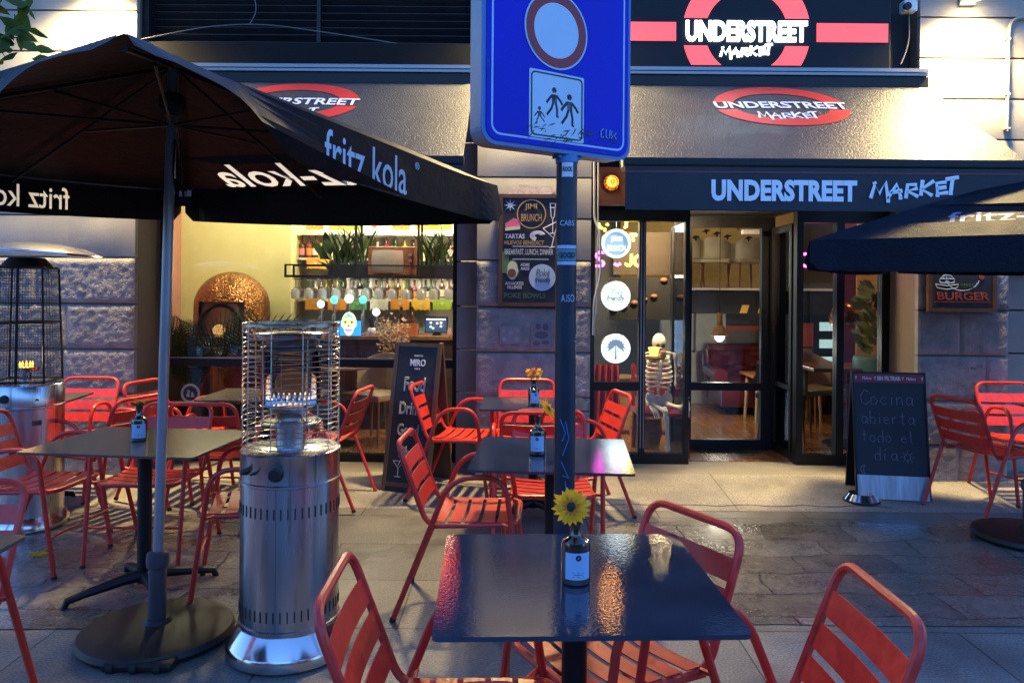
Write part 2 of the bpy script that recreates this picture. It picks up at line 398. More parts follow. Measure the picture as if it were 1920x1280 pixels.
def pilaster(name, x0, x1, splits, y=YW, back=YG+.15, xu=None):
    p = bp(name, MB().span((x0+.008, y+.03, 0), (x1-.008, back, 5.2)), M_reveal)
    mb = MB()
    for r in range(5):
        cuts = [x0] + [c for c in splits[r % len(splits)] if x0 < c < x1] + [x1]
        for a, b in zip(cuts, cuts[1:]): block(mb, a, b, y, LOW[r], LOW[r+1], .0085)
    bp('rough_stonework', mb, M_rough, True, p)
    mb = MB()
    for r in range(len(UP)-1):
        cuts = [x0, x1]
        if x0 < -4: cuts = [x0, -5.2, -3.39, x1]
        if xu: cuts = [x0, 5.2, xu]
        for a, b in zip(cuts, cuts[1:]): block(mb, a, b, y, UP[r], UP[r+1], 0, nx=4, nz=4)
    bp('rendered_courses', mb, M_render, True, p)
    return p
pilaster('pilaster', -7.0, -2.88, [[-5.2, -3.4], [-4.4, -3.63], [-5.6, -3.42]])
pilaster('pilaster', -.27, .60, [[], [.27], []])
pilaster('pilaster', 3.10, 3.79, [[3.42], [], [3.62]], xu=9.0)
bp('upper_wall', MB().span((3.795, YW+.06, 1.72), (9, 6.6, 5.2)), M_reveal)
# set-back strips beside the pilasters (they carry the window frames)
mb = MB()
for z0, z1 in zip(LOW+UP[1:], LOW[1:]+UP[1:]): block(mb, -.44, -.272, 6.12, z0, z1, .0, nx=3, nz=3)
bp('window_reveal', mb, mat('grey_stone', (.22, .21, .21), .8, var=.1), True)
mb = MB()
for z0, z1 in zip(LOW, LOW[1:]): block(mb, 3.795, 9.0, 6.15, z0, z1, .0, nx=3, nz=3)
bp('recessed_wall', mb, M_render, True)
bp('recessed_wall', MB().span((3.78, 6.2, 0), (9, 6.6, 1.71)), M_reveal)
bp('upper_wall', MB().span((-2.9, YG+.02, 2.98), (3.2, YG+.3, 5.2)), M_dark)
# louvred ventilation opening over the left window
gr = bp('louvre', MB().span((-2.885, 6.15, 3.34), (-.265, 6.3, 5.2)), M_dark)
mb = MB()
for i in range(26):
    z = 3.40+.058*i
    mb.box((-1.575, 6.08, z), (2.6, .075, .008), Rx(math.radians(-35)))
bp('slats', mb, mat('louvre_slat', (.025, .025, .03), .4, var=.2), parent=gr)
mb = MB().span((-1.55, 6.03, 3.36), (-1.52, 6.12, 5.0)); mb.span((-2.875, 5.95, 3.36), (-2.83, 6.12, 5.0)); mb.span((-.32, 5.95, 3.36), (-.275, 6.12, 5.0))
bp('frame', mb, M_black, parent=gr)
mb = MB().span((-2.875, 5.80, 3.165), (-.275, 6.3, 3.34)); bp('fascia', mb, mat('fascia_dark', (.008, .008, .008), .65, var=.3, scale=3, spec=.12))
mb = MB().span((.61, 6.0, 2.98), (3.09, 6.3, 5.2)); bp('fascia', mb, M_dark)
M_alu = mat('brushed_aluminium', (.24, .24, .25), .5, 1.0, var=.08, stretch=(1, 8, 8))
for a, b in ((-2.8, -.285), (.615, 3.08)):
    mb = MB().span((a, 5.70, 3.098), (b, 5.86, 3.118), ); mb.span((a, 5.695, 3.124), (b, 5.86, 3.15))
    bp('awning_rail', mb, M_alu)
    bp('awning_cassette', MB().span((a-.01, 5.72, 3.02), (b+.01, 6.0, 3.094)), M_black)
# loose wires across the louvre
mb = MB(); mb.tube(fillet([(-2.86, 5.79, 3.34), (-2.3, 5.82, 3.47), (-1.9, 5.86, 3.50), (-1.2, 5.84, 3.40), (-.6, 5.83, 3.30)], .3), .005, 5); mb.tube(fillet([(-2.0, 5.9, 3.75), (-1.97, 5.88, 3.6), (-2.02, 5.86, 3.49)], .1), .004, 5)
tag(mb.build('cable', mat('cable_grey', (.10, .10, .10), .6)), 'thin loose cable sagging across the dark louvre above the left window', 'cable')

# ---- window frames and glass
M_glass = glassy('window_glass', (.90, .92, .90), 1.45, (.9, .93, 1))
def pane(parent, x0, x1, z0, z1, y=YG): bp('pane', MB().span((x0, y-.004, z0), (x1, y+.004, z1)), M_glass, parent=parent)
F = .055
wl = bp('window', MB().span((-2.885, YG-.05, .065), (-.435, YG+.05, .125)), M_black)     # left: the bar window
mb = MB()
for x in (-2.86, -.455): mb.span((x-.03, YG-.045, .125), (x+.03, YG+.045, 2.9))
mb.span((-2.83, YG-.04, .84), (-.485, YG+.04, .905)); mb.span((-2.83, YG-.04, 2.52), (-.485, YG+.04, 2.98))
bp('frame', mb, M_black, parent=wl)
pane(wl, -2.83, -.485, .125, .84); pane(wl, -2.83, -.485, .905, 2.52)
bp('aluminium_sill', MB().span((-2.82, YG-.055, .906), (-.49, YG-.041, .918)), M_alu, parent=wl)
def glazed(x0, x1, rails, name='window', y=YG, head=2.06, fl=.055, fr=.055):
    f = bp(name, MB().span((x0, y-.045, .068), (x1, y+.045, .15)), M_black)
    mb = MB().span((x0, y-.04, .15), (x0+fl, y+.04, head)); mb.span((x1-fr, y-.04, .15), (x1, y+.04, head)); mb.span((x0, y-.045, head), (x1, y+.045, head+.09))
    zs = [.15] + rails + [head]
    for r in rails: mb.span((x0+fl, y-.035, r-.035), (x1-fr, y+.035, r+.035))
    bp('frame', mb, M_black, parent=f)
    for a, b in zip(zs, zs[1:]): pane(f, x0+fl, x1-fr, a+(.035 if a != .15 else 0), b-(.035 if b != head else 0), y)
    return f
w1 = glazed(.625, 1.075, [.70], fr=.03); w2 = glazed(1.075, 1.46, [], fl=.025, fr=.035); w3 = glazed(2.34, 2.70, [], fr=.03); w4 = glazed(2.70, 3.095, [], fl=.03)
for x in (1.062, 1.086): bp('light_strip', MB().span((x-.004, YG-.049, .2), (x+.004, YG-.0415, 2.05)), M_alu, parent=w1)
bp('transom_panel', MB().span((.61, YG-.03, 2.15), (3.095, YG+.03, 2.985)), M_black)
# recessed entrance: doors folded inwards
YD = 6.92
dr = bp('door', MB().span((1.46, YD-.03, .075), (2.36, YD+.03, .16)), M_black)
mb = MB()
for x in (1.49, 1.585, 2.27): mb.span((x-.03, YD-.028, .16), (x+.03, YD+.028, 2.06))
mb.span((1.46, YD-.028, 2.06), (2.36, YD+.028, 2.16)); mb.span((1.615, YD-.026, .60), (2.24, YD+.026, .67)); mb.span((2.30, YD-.02, .16), (2.36, YD+.02, 2.06))
bp('frame', mb, M_black, parent=dr)
pane(dr, 1.615, 2.24, .16, .60, YD); pane(dr, 1.615, 2.24, .67, 2.06, YD)
bp('handle', MB().tube(fillet([(1.63, YD-.03, .95), (1.63, YD-.08, .95), (1.63, YD-.08, 1.3), (1.63, YD-.03, 1.3)], .02), .011, 8), M_alu, True, dr)
sd = bp('side_leaf', MB().span((2.35, YG+.05, .075), (2.37, YD-.02, .15)), M_black)
mb = MB().span((2.33, YG+.06, .15), (2.37, YG+.11, 2.06)); mb.span((2.33, YD-.10, .15), (2.37, YD-.03, 2.06)); mb.span((2.33, YG+.11, 2.0), (2.37, YD-.1, 2.06)); mb.span((2.335, YG+.11, .66), (2.365, YD-.1, .70))
bp('frame', mb, M_black, parent=sd)
bp('pane', MB().span((2.348, YG+.11, .15), (2.354, YD-.10, .66)), M_glass, parent=sd); bp('pane', MB().span((2.348, YG+.11, .70), (2.354, YD-.10, 2.0)), M_glass, parent=sd)
sl = bp('side_leaf', MB().span((1.42, YG+.05, .075), (1.45, YD-.02, .15)), M_black)
bp('frame', MB().span((1.42, YD-.1, .15), (1.45, YD-.03, 2.06)), M_black, parent=sl)
bp('pane', MB().span((1.432, YG+.05, .15), (1.438, YD-.10, 2.06)), M_glass, parent=sl)
bp('porch_ceiling', MB().span((1.4, YG+.05, 2.17), (2.4, YD+.1, 2.25)), M_dark)
bp('door_closer', MB().box((2.13, YD-.05, 2.02), (.16, .05, .045), bev=.01), mat('grey_plastic', (.35, .35, .36), .4))
# ---- room behind the windows
M_wood = mat('wood_floor', (.21, .085, .028), .26, var=.3, scale=5, stretch=(6, .6, 1), coat=.3)
M_yel = mat('yellow_plaster', (.58, .55, .26), .85, var=.06, scale=5, bump=.15, bscale=60)
M_pale = mat('pale_plaster', (.55, .54, .48), .85, var=.06, scale=5, bump=.1)
M_pink = mat('dusty_pink_plaster', (.42, .20, .15), .85)
bp('interior_floor', MB().span((-5, 6.42, .0), (6, 13, .072)), M_wood)
bp('interior_ceiling', MB().span((-5, 6.42, 2.99), (6, 13, 3.1)), mat('dark_ceiling', (.10, .09, .08), .9))
bp('interior_wall', MB().span((-3.62, 8.4, .072), (-2.42, 9.2, 2.99)), M_yel)
bp('interior_wall', MB().span((-3.75, 6.45, .072), (-3.62, 9.2, 2.99)), M_pink)
bp('interior_wall', MB().span((-2.42, 8.86, .072), (.55, 9.1, 2.99)), mat('grey_blue_plaster', (.40, .43, .42), .8))
bp('interior_wall', MB().span((.40, 8.2, .072), (.55, 8.86, 2.99)), M_dark)
bp('interior_wall', MB().span((.55, 11.5, .072), (6, 11.7, 2.99)), M_pale)
bp('interior_wall', MB().span((5.6, 6.7, .072), (5.7, 11.5, 2.99)), mat('beige_plaster', (.50, .36, .20), .85))
# ================================================================== wall floodlights, awnings, signs on the front
M_lampbody = mat('lamp_housing', (.30, .30, .31), .4, .6)
def floodlight(x, z, label, power, glowp=True):
    t = thing('wall_lamp', label, 'wall lamp', (x, 5.86, z), 0, 'floodlights on the pilasters')
    MB().box((0, -.02, .05), (.12, .04, .16), bev=.006).box((0, -.06, .09), (.05, .06, .04)).build('bracket', M_lampbody, t)
    MB().lathe([(.105, .0), (.115, .02), (.11, .10), (.06, .14), (.001, .145)], (0, -.17, 0), 24).build('housing', M_lampbody, t, True)
    MB().lathe([(.001, -.012), (.09, -.012), (.098, .004)], (0, -.17, 0), 24).build('lens', glow('flood_lens', (1, .80, .48), 30), t)
    lamp('SPOT', 'lamp_light', t, (0, -.17, -.03), power, (1.0, .74, .33), .13, angle=math.radians(150), blend=1.0)
floodlight(-3.13, 3.78, 'round floodlight on the left pilaster over the parasol, washing the wall pale yellow', LAMP_W)
floodlight(.20, 3.86, 'floodlight on the middle pilaster, hidden behind the blue traffic sign', LAMP_W*.85)
floodlight(3.44, 3.70, 'round floodlight on the right pilaster beside the white wall pipe', LAMP_W*.9)

M_pvc = mat('wet_grey_awning', (.064, .066, .070), .40, var=.15, scale=8, bump=.9, bscale=95, rvar=.08, spec=.25, coat=.05)
M_navy = mat('navy_canvas', (.004, .006, .013), .55, var=.2, scale=8, bump=.12, bscale=300)
M_white = mat('white_print', (.80, .82, .85), .5, var=.04)
M_redp = mat('red_print', (.62, .045, .03), .45, var=.06)
M_redstripe = mat('dull_red_stripe', (.16, .03, .03), .6)
def awning(x0, x1, label):
    yt, zt, yb, zb = 5.74, 3.03, 4.57, 2.26
    t = thing('awning', label, 'awning', ((x0+x1)/2, yb, zb)); h = (x1-x0)/2
    mb = MB(); n = 24; m = 8; vs = []
    for k in (0, 1):
        for j in range(m+1):
            for i in range(n+1):
                u, v_ = i/n, j/m; vs.append((-h+2*h*u, (yt-yb)*v_, (zt-zb)*v_ - .018*math.sin(PI*v_)*(1+.25*math.sin(u*9)) - .004*k))
    fs = []; q = (m+1)*(n+1)
    for k in (0, 1):
        for j in range(m):
            for i in range(n): a = k*q+j*(n+1)+i; fs.append((a, a+1, a+n+2, a+n+1))
    rim = [i for i in range(n+1)] + [(j+1)*(n+1)-1 for j in range(1, m+1)] + [m*(n+1)+i for i in range(n-1, -1, -1)] + [j*(n+1) for j in range(m-1, 0, -1)]
    for a in range(len(rim)): b = (a+1) % len(rim); fs.append((rim[a], rim[b], q+rim[b], q+rim[a]))
    mb.add(vs, fs); mb.build('canopy', M_pvc, t, True)
    MB().box((0, -.012, -.012), (2*h+.02, .05, .055), bev=.012).build('front_bar', M_black, t)
    vb = MB(); n = 30; vs = []
    for k in (0, 1):
        for j in range(5):
            for i in range(n+1):
                u = i/n; z = -.04 - .255*j/4; vs.append((-h+2*h*u, -.03 + .004*math.sin(u*23)*j/4 + .003*k, z))
    fs = []; q = 5*(n+1)
    for k in (0, 1):
        for j in range(4):
            for i in range(n): a = k*q+j*(n+1)+i; fs.append((a, a+1, a+n+2, a+n+1))
    vb.add(vs, fs); vl = vb.build('valance', M_navy, t, True)
    MB().span((-h, -.0335, -.075), (h, -.0315, -.065)).build('stripe', M_redstripe, t)
    for s in (-1, 1):
        MB().tube([(s*h*.93, 0, -.02), (s*h*.93, .65, .05), (s*h*.93, 1.14, .70)], .02, 8).build('arm', M_black, t, True)
    # roundel and lettering on the sloping cloth
    ay = V((0, yt-yb, zt-zb)); ln = ay.length; ay.normalize(); o = V((.0, 0, 0)) + ay*(ln*.70) + V((0, -.003, .003)); laid = []
    R1, R2, cut = .47, .335, .085
    for s in (1, -1):
        a1, a2 = math.asin(cut/R1), math.asin(cut/R2); k = 24
        out = [(R1*math.cos(a1+(PI-2*a1)*i/k), s*R1*.78*math.sin(a1+(PI-2*a1)*i/k)) for i in range(k+1)]
        inn = [(R2*math.cos(a2+(PI-2*a2)*i/k), s*R2*.70*math.sin(a2+(PI-2*a2)*i/k)) for i in range(k, -1, -1)]
        r = MB(); kk = k+1; vs = [o+FX*p[0]+ay*p[1] for p in out] + [o+FX*p[0]+ay*p[1] for p in reversed(inn)]
        r.add(vs, [(i, i+1, kk+i+1, kk+i) for i in range(k)]); laid.append(r.build('roundel', M_redp, t))
    laid.append(text('lettering', 'UNDERSTREET', M_white, t, o + ay*.012 + V((0, -.001, .002)), FX, ay, wd=.93, ht=.125, bold=.025, thick=.001))
    g = MB(); strokes(g, [[((x-.5)*.42, y*.14-.25) for x, y in l] for l in GRAF], o+V((0, -.0005, .001)), FX, ay, .010); laid.append(g.build('lettering', M_white, t))
    for q in laid:      # prints follow the slack of the cloth
        for v_ in q.data.vertices: v_.co.z -= .018*math.sin(PI*v_.co.y/(yt-yb))*(1+.25*math.sin((v_.co.x+h)/(2*h)*9))
    tx = text('lettering', 'UNDERSTREET', M_white, vl, (-.275 if x0 > 0 else -.3, -.036, -.177), FX, FZ, wd=.86, ht=.128, bold=.05, spacing=1.04, thick=.002)
    g = MB(); strokes(g, [[(.235+x*.52, -.235+y*.115+(x*.03)) for x, y in l] for l in GRAF], (0, -.036, 0), FX, FZ, .0115); g.build('lettering', M_white, vl)
    return t
awning(-2.80, -.30, 'wet grey awning with red roundel over the bar window, half hidden by the left parasol')
awning(.665, 3.09, 'wet grey awning over the entrance with lettered navy valance and red roundel')

# backlit roof sign
E_red = glow('sign_red', (1.0, .085, .075), .72); E_white = glow('sign_white', (.86, .97, 1.0), 3.2); E_wht2 = glow('disc_white', (.80, .96, 1.0), 1.15)
c = PX(1400, 60, 5.70)
sg = thing('illuminated_sign', 'black illuminated sign box with red roundel bars and white lettering above the entrance', 'sign', (c.x, 5.71, c.z))
x0, x1 = .62-c.x, 2.80-c.x
MB().span((x0, 0, -.30), (x1, .26, .32), bev=.006).build('sign_box', mat('sign_face', (.006, .008, .012), .5, var=.2, spec=.2), sg)
s_ = 5.7/FPX; Ro, Ri = 120*s_, 77.5*s_
for sx in (-1, 1):
    for sy in (-1, 1):
        ya, yb_ = 26*s_, 62*s_; k = 8; ys = [ya+(yb_-ya)*i/k for i in range(k+1)]
        poly = [(sx*math.sqrt(Ro*Ro-y*y), sy*y) for y in ys] + [(sx*math.sqrt(Ri*Ri-y*y), sy*y) for y in reversed(ys)]
        r = MB(); vs = [(p[0], -.006, p[1]) for p in poly] + [(p[0], .003, p[1]) for p in poly]; n = len(poly)
        r.add(vs, [(i, i+1, n-2-i, n-1-i) for i in range(k)] + [(i, (i+1) % n, n+(i+1) % n, n+i) for i in range(n)]); r.build('roundel_segment', E_red, sg)
for a, b in ((1150, 1268), (1532, 1666)):
    pa, pb = (a-1400)*s_, (b-1400)*s_
    MB().span((pa, -.006, -17.5*s_), (pb, .003, 17.5*s_)).build('red_bar', E_red, sg)
text('lettering', 'UNDERSTREET', E_white, sg, (0, -.010, 1*s_), FX, FZ, wd=228*s_, ht=40*s_, bold=.04, spacing=1.04, thick=.012)
g = MB(); strokes(g, [[((x-.5)*98*s_, (-50 + y*22 + x*5)*s_) for x, y in l] for l in GRAF], (0, -.01, 0), FX, FZ, 2.5*s_); g.build('lettering', E_white, sg)

# security camera, pipe, cables on the right pilaster
t = thing('security_camera', 'small white security camera on the dark reveal beside the illuminated sign', 'security camera', PX(1703, 14, 5.8))
MB().box((0, 0, 0), (.10, .09, .085), bev=.012).build('body', mat('white_plastic', (.6, .6, .58), .4), t)
MB().cyl((-.03, -.06, -.01), (-.03, -.03, -.01), .028, n=14).build('lens', M_black, t)
MB().tube(fillet([(.02, .03, -.04), (.025, .03, -.22), (.0, .03, -.33), (-.04, .03, -.42)], .06), .006, 6).build('cable', mat('cable_grey', (.10, .10, .10), .6), t)
mb = MB(); mb.tube(fillet([(3.99, 5.835, 3.60), (3.78, 5.835, 3.57), (3.755, 5.835, 3.45), (3.755, 5.835, 3.05), (3.75, 5.835, 2.72)], .1), .013, 8)
t = thing('wall_pipe', 'thin white conduit running down the right pilaster under the floodlight', 'pipe', (0, 0, 0)); mb.build('conduit', M_render, t, True)
for z in (3.42, 3.0, 2.74): MB().box((3.752, 5.838, z), (.045, .03, .02), bev=.004).build('clip', M_render, t)
mb = MB(); mb.tube(fillet([(.615, 5.83, 2.5), (.62, 5.82, 2.02), (.66, 5.80, 1.93), (.67, 5.80, 1.6), (.62, 5.80, 1.42), (.618, 5.82, 1.15)], .08), .009, 7); mb.tube(fillet([(.645, 5.82, 2.6), (.648, 5.82, 1.9), (.64, 5.82, 1.3)], .05), .006, 6)
tag(mb.build('cable', mat('cable_pale', (.35, .37, .38), .5), None, True), 'pale cables hanging down beside the glazed front behind the sign post', 'cable')

# caged orange bulkhead lamp
p = PX(1146, 343, 6.0)
t = thing('bulkhead_lamp', 'caged orange bulkhead lamp glowing on a dark board under the awning', 'lamp', p)
MB().box((.02, .05, -.02), (.24, .04, .30), bev=.006).build('board', mat('dark_oak', (.09, .045, .02), .5, var=.3, stretch=(1, 1, 6)), t)
MB().lathe([(.055, 0), (.06, .02), (.05, .03)], (0, .03, 0), 16, Rx(PI/2)).build('base', mat('brass_dark', (.3, .16, .04), .35, 1), t, True)
MB().ball((0, -.035, 0), .040, 14, (1, 1.2, 1)).build('bulb', glow('amber', (1, .36, .05), 3.5), t, True)
mb = MB()
for i in range(6):
    a = PI*i/6; mb.tube([(.058*math.cos(a)*math.cos(q), -.01-.085*math.sin(q), .058*math.sin(a)*math.cos(q)) for q in [PI*k/10 for k in range(11)]], .0035, 5)
for r, y in ((.058, -.012), (.046, -.065)): mb.tube([(r*math.cos(2*PI*i/18), y, r*math.sin(2*PI*i/18)) for i in range(18)], .0035, 5, closed=True)
mb.build('cage', mat('brass_dark', (.3, .16, .04), .35, 1), t, True)
lamp('POINT', 'lamp_light', t, (0, -.14, 0), 1.0, (1, .45, .12), .03)

# ------------------------------------------------------------------ framed menu boards
M_frame = mat('brown_wood', (.085, .035, .018), .5, var=.3, scale=6, stretch=(2, 2, 2))
M_chalk = mat('blackboard', (.012, .013, .02), .6, var=.25, scale=7)
M_chw = mat('chalk_white', (.70, .72, .76), .8, var=.1); M_gold = mat('gold_print', (.50, .30, .09), .5); M_grn = mat('green_print', (.10, .20, .06), .6); M_dgrn = mat('dark_green_print', (.05, .10, .055), .6)
M_pinkp = mat('pink_print', (.6, .12, .22), .6); M_cream = mat('cream_print', (.6, .62, .42), .6); M_brn = mat('brown_print', (.16, .06, .025), .6); M_blt = mat('pale_blue_print', (.42, .52, .68), .6)
def menu_board(c, wd, ht, label):
    t = thing('menu_board', label, 'menu board', c)
    MB().box((0, -.02, 0), (wd-.04, .03, ht-.04)).build('panel', M_chalk, t)
    fr = MB(); b = .028
    fr.span((-wd/2, -.045, -ht/2), (-wd/2+b, .0, ht/2)); fr.span((wd/2-b, -.045, -ht/2), (wd/2, 0, ht/2)); fr.span((-wd/2+b, -.043, ht/2-b), (wd/2-b, 0, ht/2)); fr.span((-wd/2+b, -.043, -ht/2), (wd/2-b, 0, -ht/2+b))
    fr.build('frame', M_frame, t)
    return t
# positions below are metres on the board
s5 = 5.8/FPX; bc = PX(996, 469, 5.8); bc.y = YW-.005
t = menu_board(bc, 122*s5, 210*s5, 'wooden framed black menu board with chalk lettering on the middle pilaster behind the post')
def mp(px, py): return V(((px-996)*s5, -.0385, (469-py)*s5))
def star(mb, o, r, n, ax=FX, ay=FZ, t=.002, k=.32): mb.prism([((r if i % 2 == 0 else r*k)*math.cos(PI*i/n+PI/2), (r if i % 2 == 0 else r*k)*math.sin(PI*i/n+PI/2)) for i in range(2*n)], o, ax, ay, -t)
mb = MB(); star(mb, mp(956, 385), 12*s5, 8); mb.build('star', M_blt, t)
mb = MB(); mb.ring2d(circ(27.5*s5, 40), circ(25.5*s5, 40), mp(996, 401), FX, FZ, .002); mb.build('ring', M_gold, t)
text('lettering', 'JIMI', M_gold, t, mp(995, 388), FX, FZ, wd=23*s5, ht=13*s5, bold=.005)
text('lettering', 'BRUNCH', M_gold, t, mp(996, 408), FX, FZ, wd=38*s5, ht=14*s5, bold=.005)
mb = MB(); mb.prism([(-14*s5, -4*s5), (14*s5, -8*s5+4*s5), (14*s5, 9*s5), (2*s5, 13*s5), (-14*s5, 3*s5)], mp(961, 422), FX, FZ, .002); mb.build('cake_slice', M_pinkp, t)
mb = MB(); mb.prism([(-14*s5, -5*s5), (14*s5, -2*s5), (14*s5, 4*s5), (-14*s5, 1*s5)], mp(961, 428)+V((0, -.003, 0)), FX, FZ, .002); mb.build('cake_cream', M_cream, t)
text('lettering', 'TARTAS', M_chw, t, mp(965, 443), FX, FZ, wd=37*s5, ht=9*s5, bold=.02)
text('lettering', 'HUEVOS BENEDICT', M_gold, t, mp(983, 455), FX, FZ, wd=74*s5, ht=8*s5, bold=.015)
mb = MB().box(mp(995, 462), (68*s5, .002, 1.2*s5)); mb.box(mp(995, 486), (68*s5, .002, 1.2*s5)); mb.build('rule', M_chw, t)
text('lettering', 'BREAKFAST, LUNCH, DINNER', M_chw, t, mp(992, 473), FX, FZ, wd=91*s5, ht=12*s5, bold=-.004)
mb = MB(); mb.box(mp(946, 492)+V((0, .003, 0)), (16*s5, .002, 40*s5)); mb.build('green_patch', M_grn, t)
av = [(13*math.sin(a)*(1-.22*math.cos(a))*s5, (-17*math.cos(a) if True else 0)*s5) for a in [2*PI*i/28 for i in range(28)]]
av = [(x*(1.0 if y < 0 else .82), y*1.15) for x, y in av]
MB().prism(av, mp(961, 507), FX, FZ, -.002).build('avocado', M_grn, t)
MB().prism([(x*.86, y*.88) for x, y in av], mp(961, 507)+V((0, -.003, 0)), FX, FZ, -.002).build('avocado_flesh', M_cream, t)
MB().prism(circ(8*s5, 20), mp(960, 512)+V((0, -.006, 0)), FX, FZ, -.002).build('avocado_stone', M_brn, t)
text('lettering', 'HOME\nMADE', M_chw, t, mp(985, 500), FX, FZ, wd=17*s5, ht=13*s5, bold=.01, shear=.2)
text('lettering', 'AGUACATES\nRELLENOS', M_chw, t, mp(965, 535), FX, FZ, wd=34*s5, ht=13*s5, bold=.01)
text('lettering', 'POKE BOWLS', M_dgrn, t, mp(985, 554), FX, FZ, wd=78*s5, ht=10*s5, bold=.03)
MB().prism(circ(25*s5, 36), mp(1017, 520), FX, FZ, -.002).build('disc', M_blt, t)
text('lettering', 'Poké', M_dgrn, t, mp(1018, 511)+V((0, -.004, 0)), FX, FZ, wd=26*s5, ht=13*s5, shear=.25, bold=.008)
text('lettering', 'friendly', M_chalk, t, mp(1018, 526)+V((0, -.004, 0)), FX, FZ, wd=30*s5, ht=12*s5, shear=.25, bold=.008)
mb = MB()
def flute(mb, o, k):
    L = [[(-5, 30), (5, 30), (3, 6), (0, 0), (-3, 6), (-5, 30)], [(0, 0), (0, -26)], [(-5, -26), (5, -26)], [(-4, 22), (4, 22)]]
    strokes(mb, [[(x*k, y*k) for x, y in l] for l in L], o, FX, FZ, .8*k)
flute(mb, mp(1036, 411), s5); strokes(mb, [[(x*s5, y*s5) for x, y in l] for l in ([(-18, 4), (10, 18)], [(-18, 4), (2, -14), (10, 18)], [(2, -14), (-2, -32)], [(-6, -32), (4, -30)])], mp(1036, 432), FX, FZ, .9*s5)
strokes(mb, [[((14*math.cos(a)*(1-k*.18))*s5, 9*math.sin(a)*(1-k*.18)*s5) for a in [PI*.1+PI*1.3*i/14 for i in range(15)]] for k in range(4)], mp(1008, 442), FX, FZ, .8*s5)
mb.build('chalk_drawing', M_chw, t)
# burger board on the right pilaster
bc2 = PX(1806, 500, 5.8); bc2.y = YW-.005
t = menu_board(bc2, 128*s5, 170*s5, 'wooden framed black burger board on the right pilaster, its top behind the right parasol')
def mp(px, py): return V(((px-1806)*s5, -.0385, (500-py)*s5))
mb = MB()
strokes(mb, [[(x*s5, y*s5) for x, y in l] for l in ([(-22, -2), (-18, -9), (0, -12), (18, -9), (22, -2), (0, -5), (-22, -2)], [(-13, 0), (-14, 7), (-6, 15), (6, 15), (14, 7), (13, 0), (-13, 0)], [(-15, 3), (-6, 0), (0, 4), (6, 0), (15, 3)], [(-13, 8), (13, 8)])], mp(1777, 531), FX, FZ, .9*s5)
star(mb, mp(1776, 514), 12*s5, 8)
strokes(mb, [[((34*math.cos(a))*s5, 30*math.sin(a)*s5) for a in [PI*1.12+PI*.76*i/14 for i in range(15)]]], mp(1806, 515), FX, FZ, 1.0*s5)
mb.build('chalk_drawing', M_blt, t)
M_bred = mat('faded_red_print', (.30, .05, .03), .6)
text('lettering', 'BURGER', M_bred, t, mp(1808, 555), FX, FZ, wd=98*s5, ht=15*s5, bold=.02)
text('lettering', 'PAPAS', M_dgrn, t, mp(1815, 536), FX, FZ, wd=24*s5, ht=9*s5)
mb = MB().box(mp(1806, 566), (106*s5, .002, 1.2*s5)); mb.prism(circ(5*s5, 12), mp(1842, 519), FX, FZ, -.002); mb.build('red_mark', M_bred, t)
# torn paper left on the wall above the left board
mb = MB(); mb.add([(V((-.36+.9*i/10*.4 + (0), 0, 0))) for i in range(0)], [])
pp = PX(995, 354, 5.8); pp.y = YW-.004
mb = MB(); mb.prism([(-.17, -.045), (.15, -.045), (.19, .0), (.12, .035), (.06, .025), (-.08, .04), (-.15, .03)], pp, FX, FZ, -.003); tag(mb.build('torn_poster', mat('old_paper', (.42, .37, .33), .9, var=.3, scale=30)), 'torn remnant of a pale poster glued above the menu board', 'poster')
# faint square stencils left on the stone under the menu board
for k, (px, py, wd, ht) in enumerate(((957, 628, 40, 34), (1015, 628, 38, 50))):
    q = PX(px, py, 5.82); q.y = YW-.022; t = thing('paper_notice', ('faded paper notice with five pale dots' if k == 0 else 'greyish paper notice with dark blotches') + ' pasted under the menu board', 'notice', q)
    MB().box((0, 0, 0), (wd*s5, .004, ht*s5)).build('sheet', mat('faded_paper%s' % ('' if k else ' pale'), (.24, .225, .24) if k == 0 else (.20, .19, .22), .9, var=.08, scale=20), t)
    mb = MB()
    if k == 0:
        for x, z in ((-13, 8), (0, 4), (14, 8), (-12, -8), (12, -8)): mb.prism(circ(4*s5, 12), (x*s5, -.004, z*s5), FX, FZ, -.001)
    else:
        for x, z, a, b in ((-6, 16, 5, 6), (8, 15, 6, 7), (0, 0, 13, 7), (-9, -16, 7, 5), (8, -14, 7, 4)): mb.prism(circ(a*s5, 12, 0, 0, b/a), (x*s5, -.004, z*s5), FX, FZ, -.001)
    mb.build('print', mat('print_grey%d' % k, (.30, .29, .32) if k == 0 else (.10, .10, .12), .9), t)
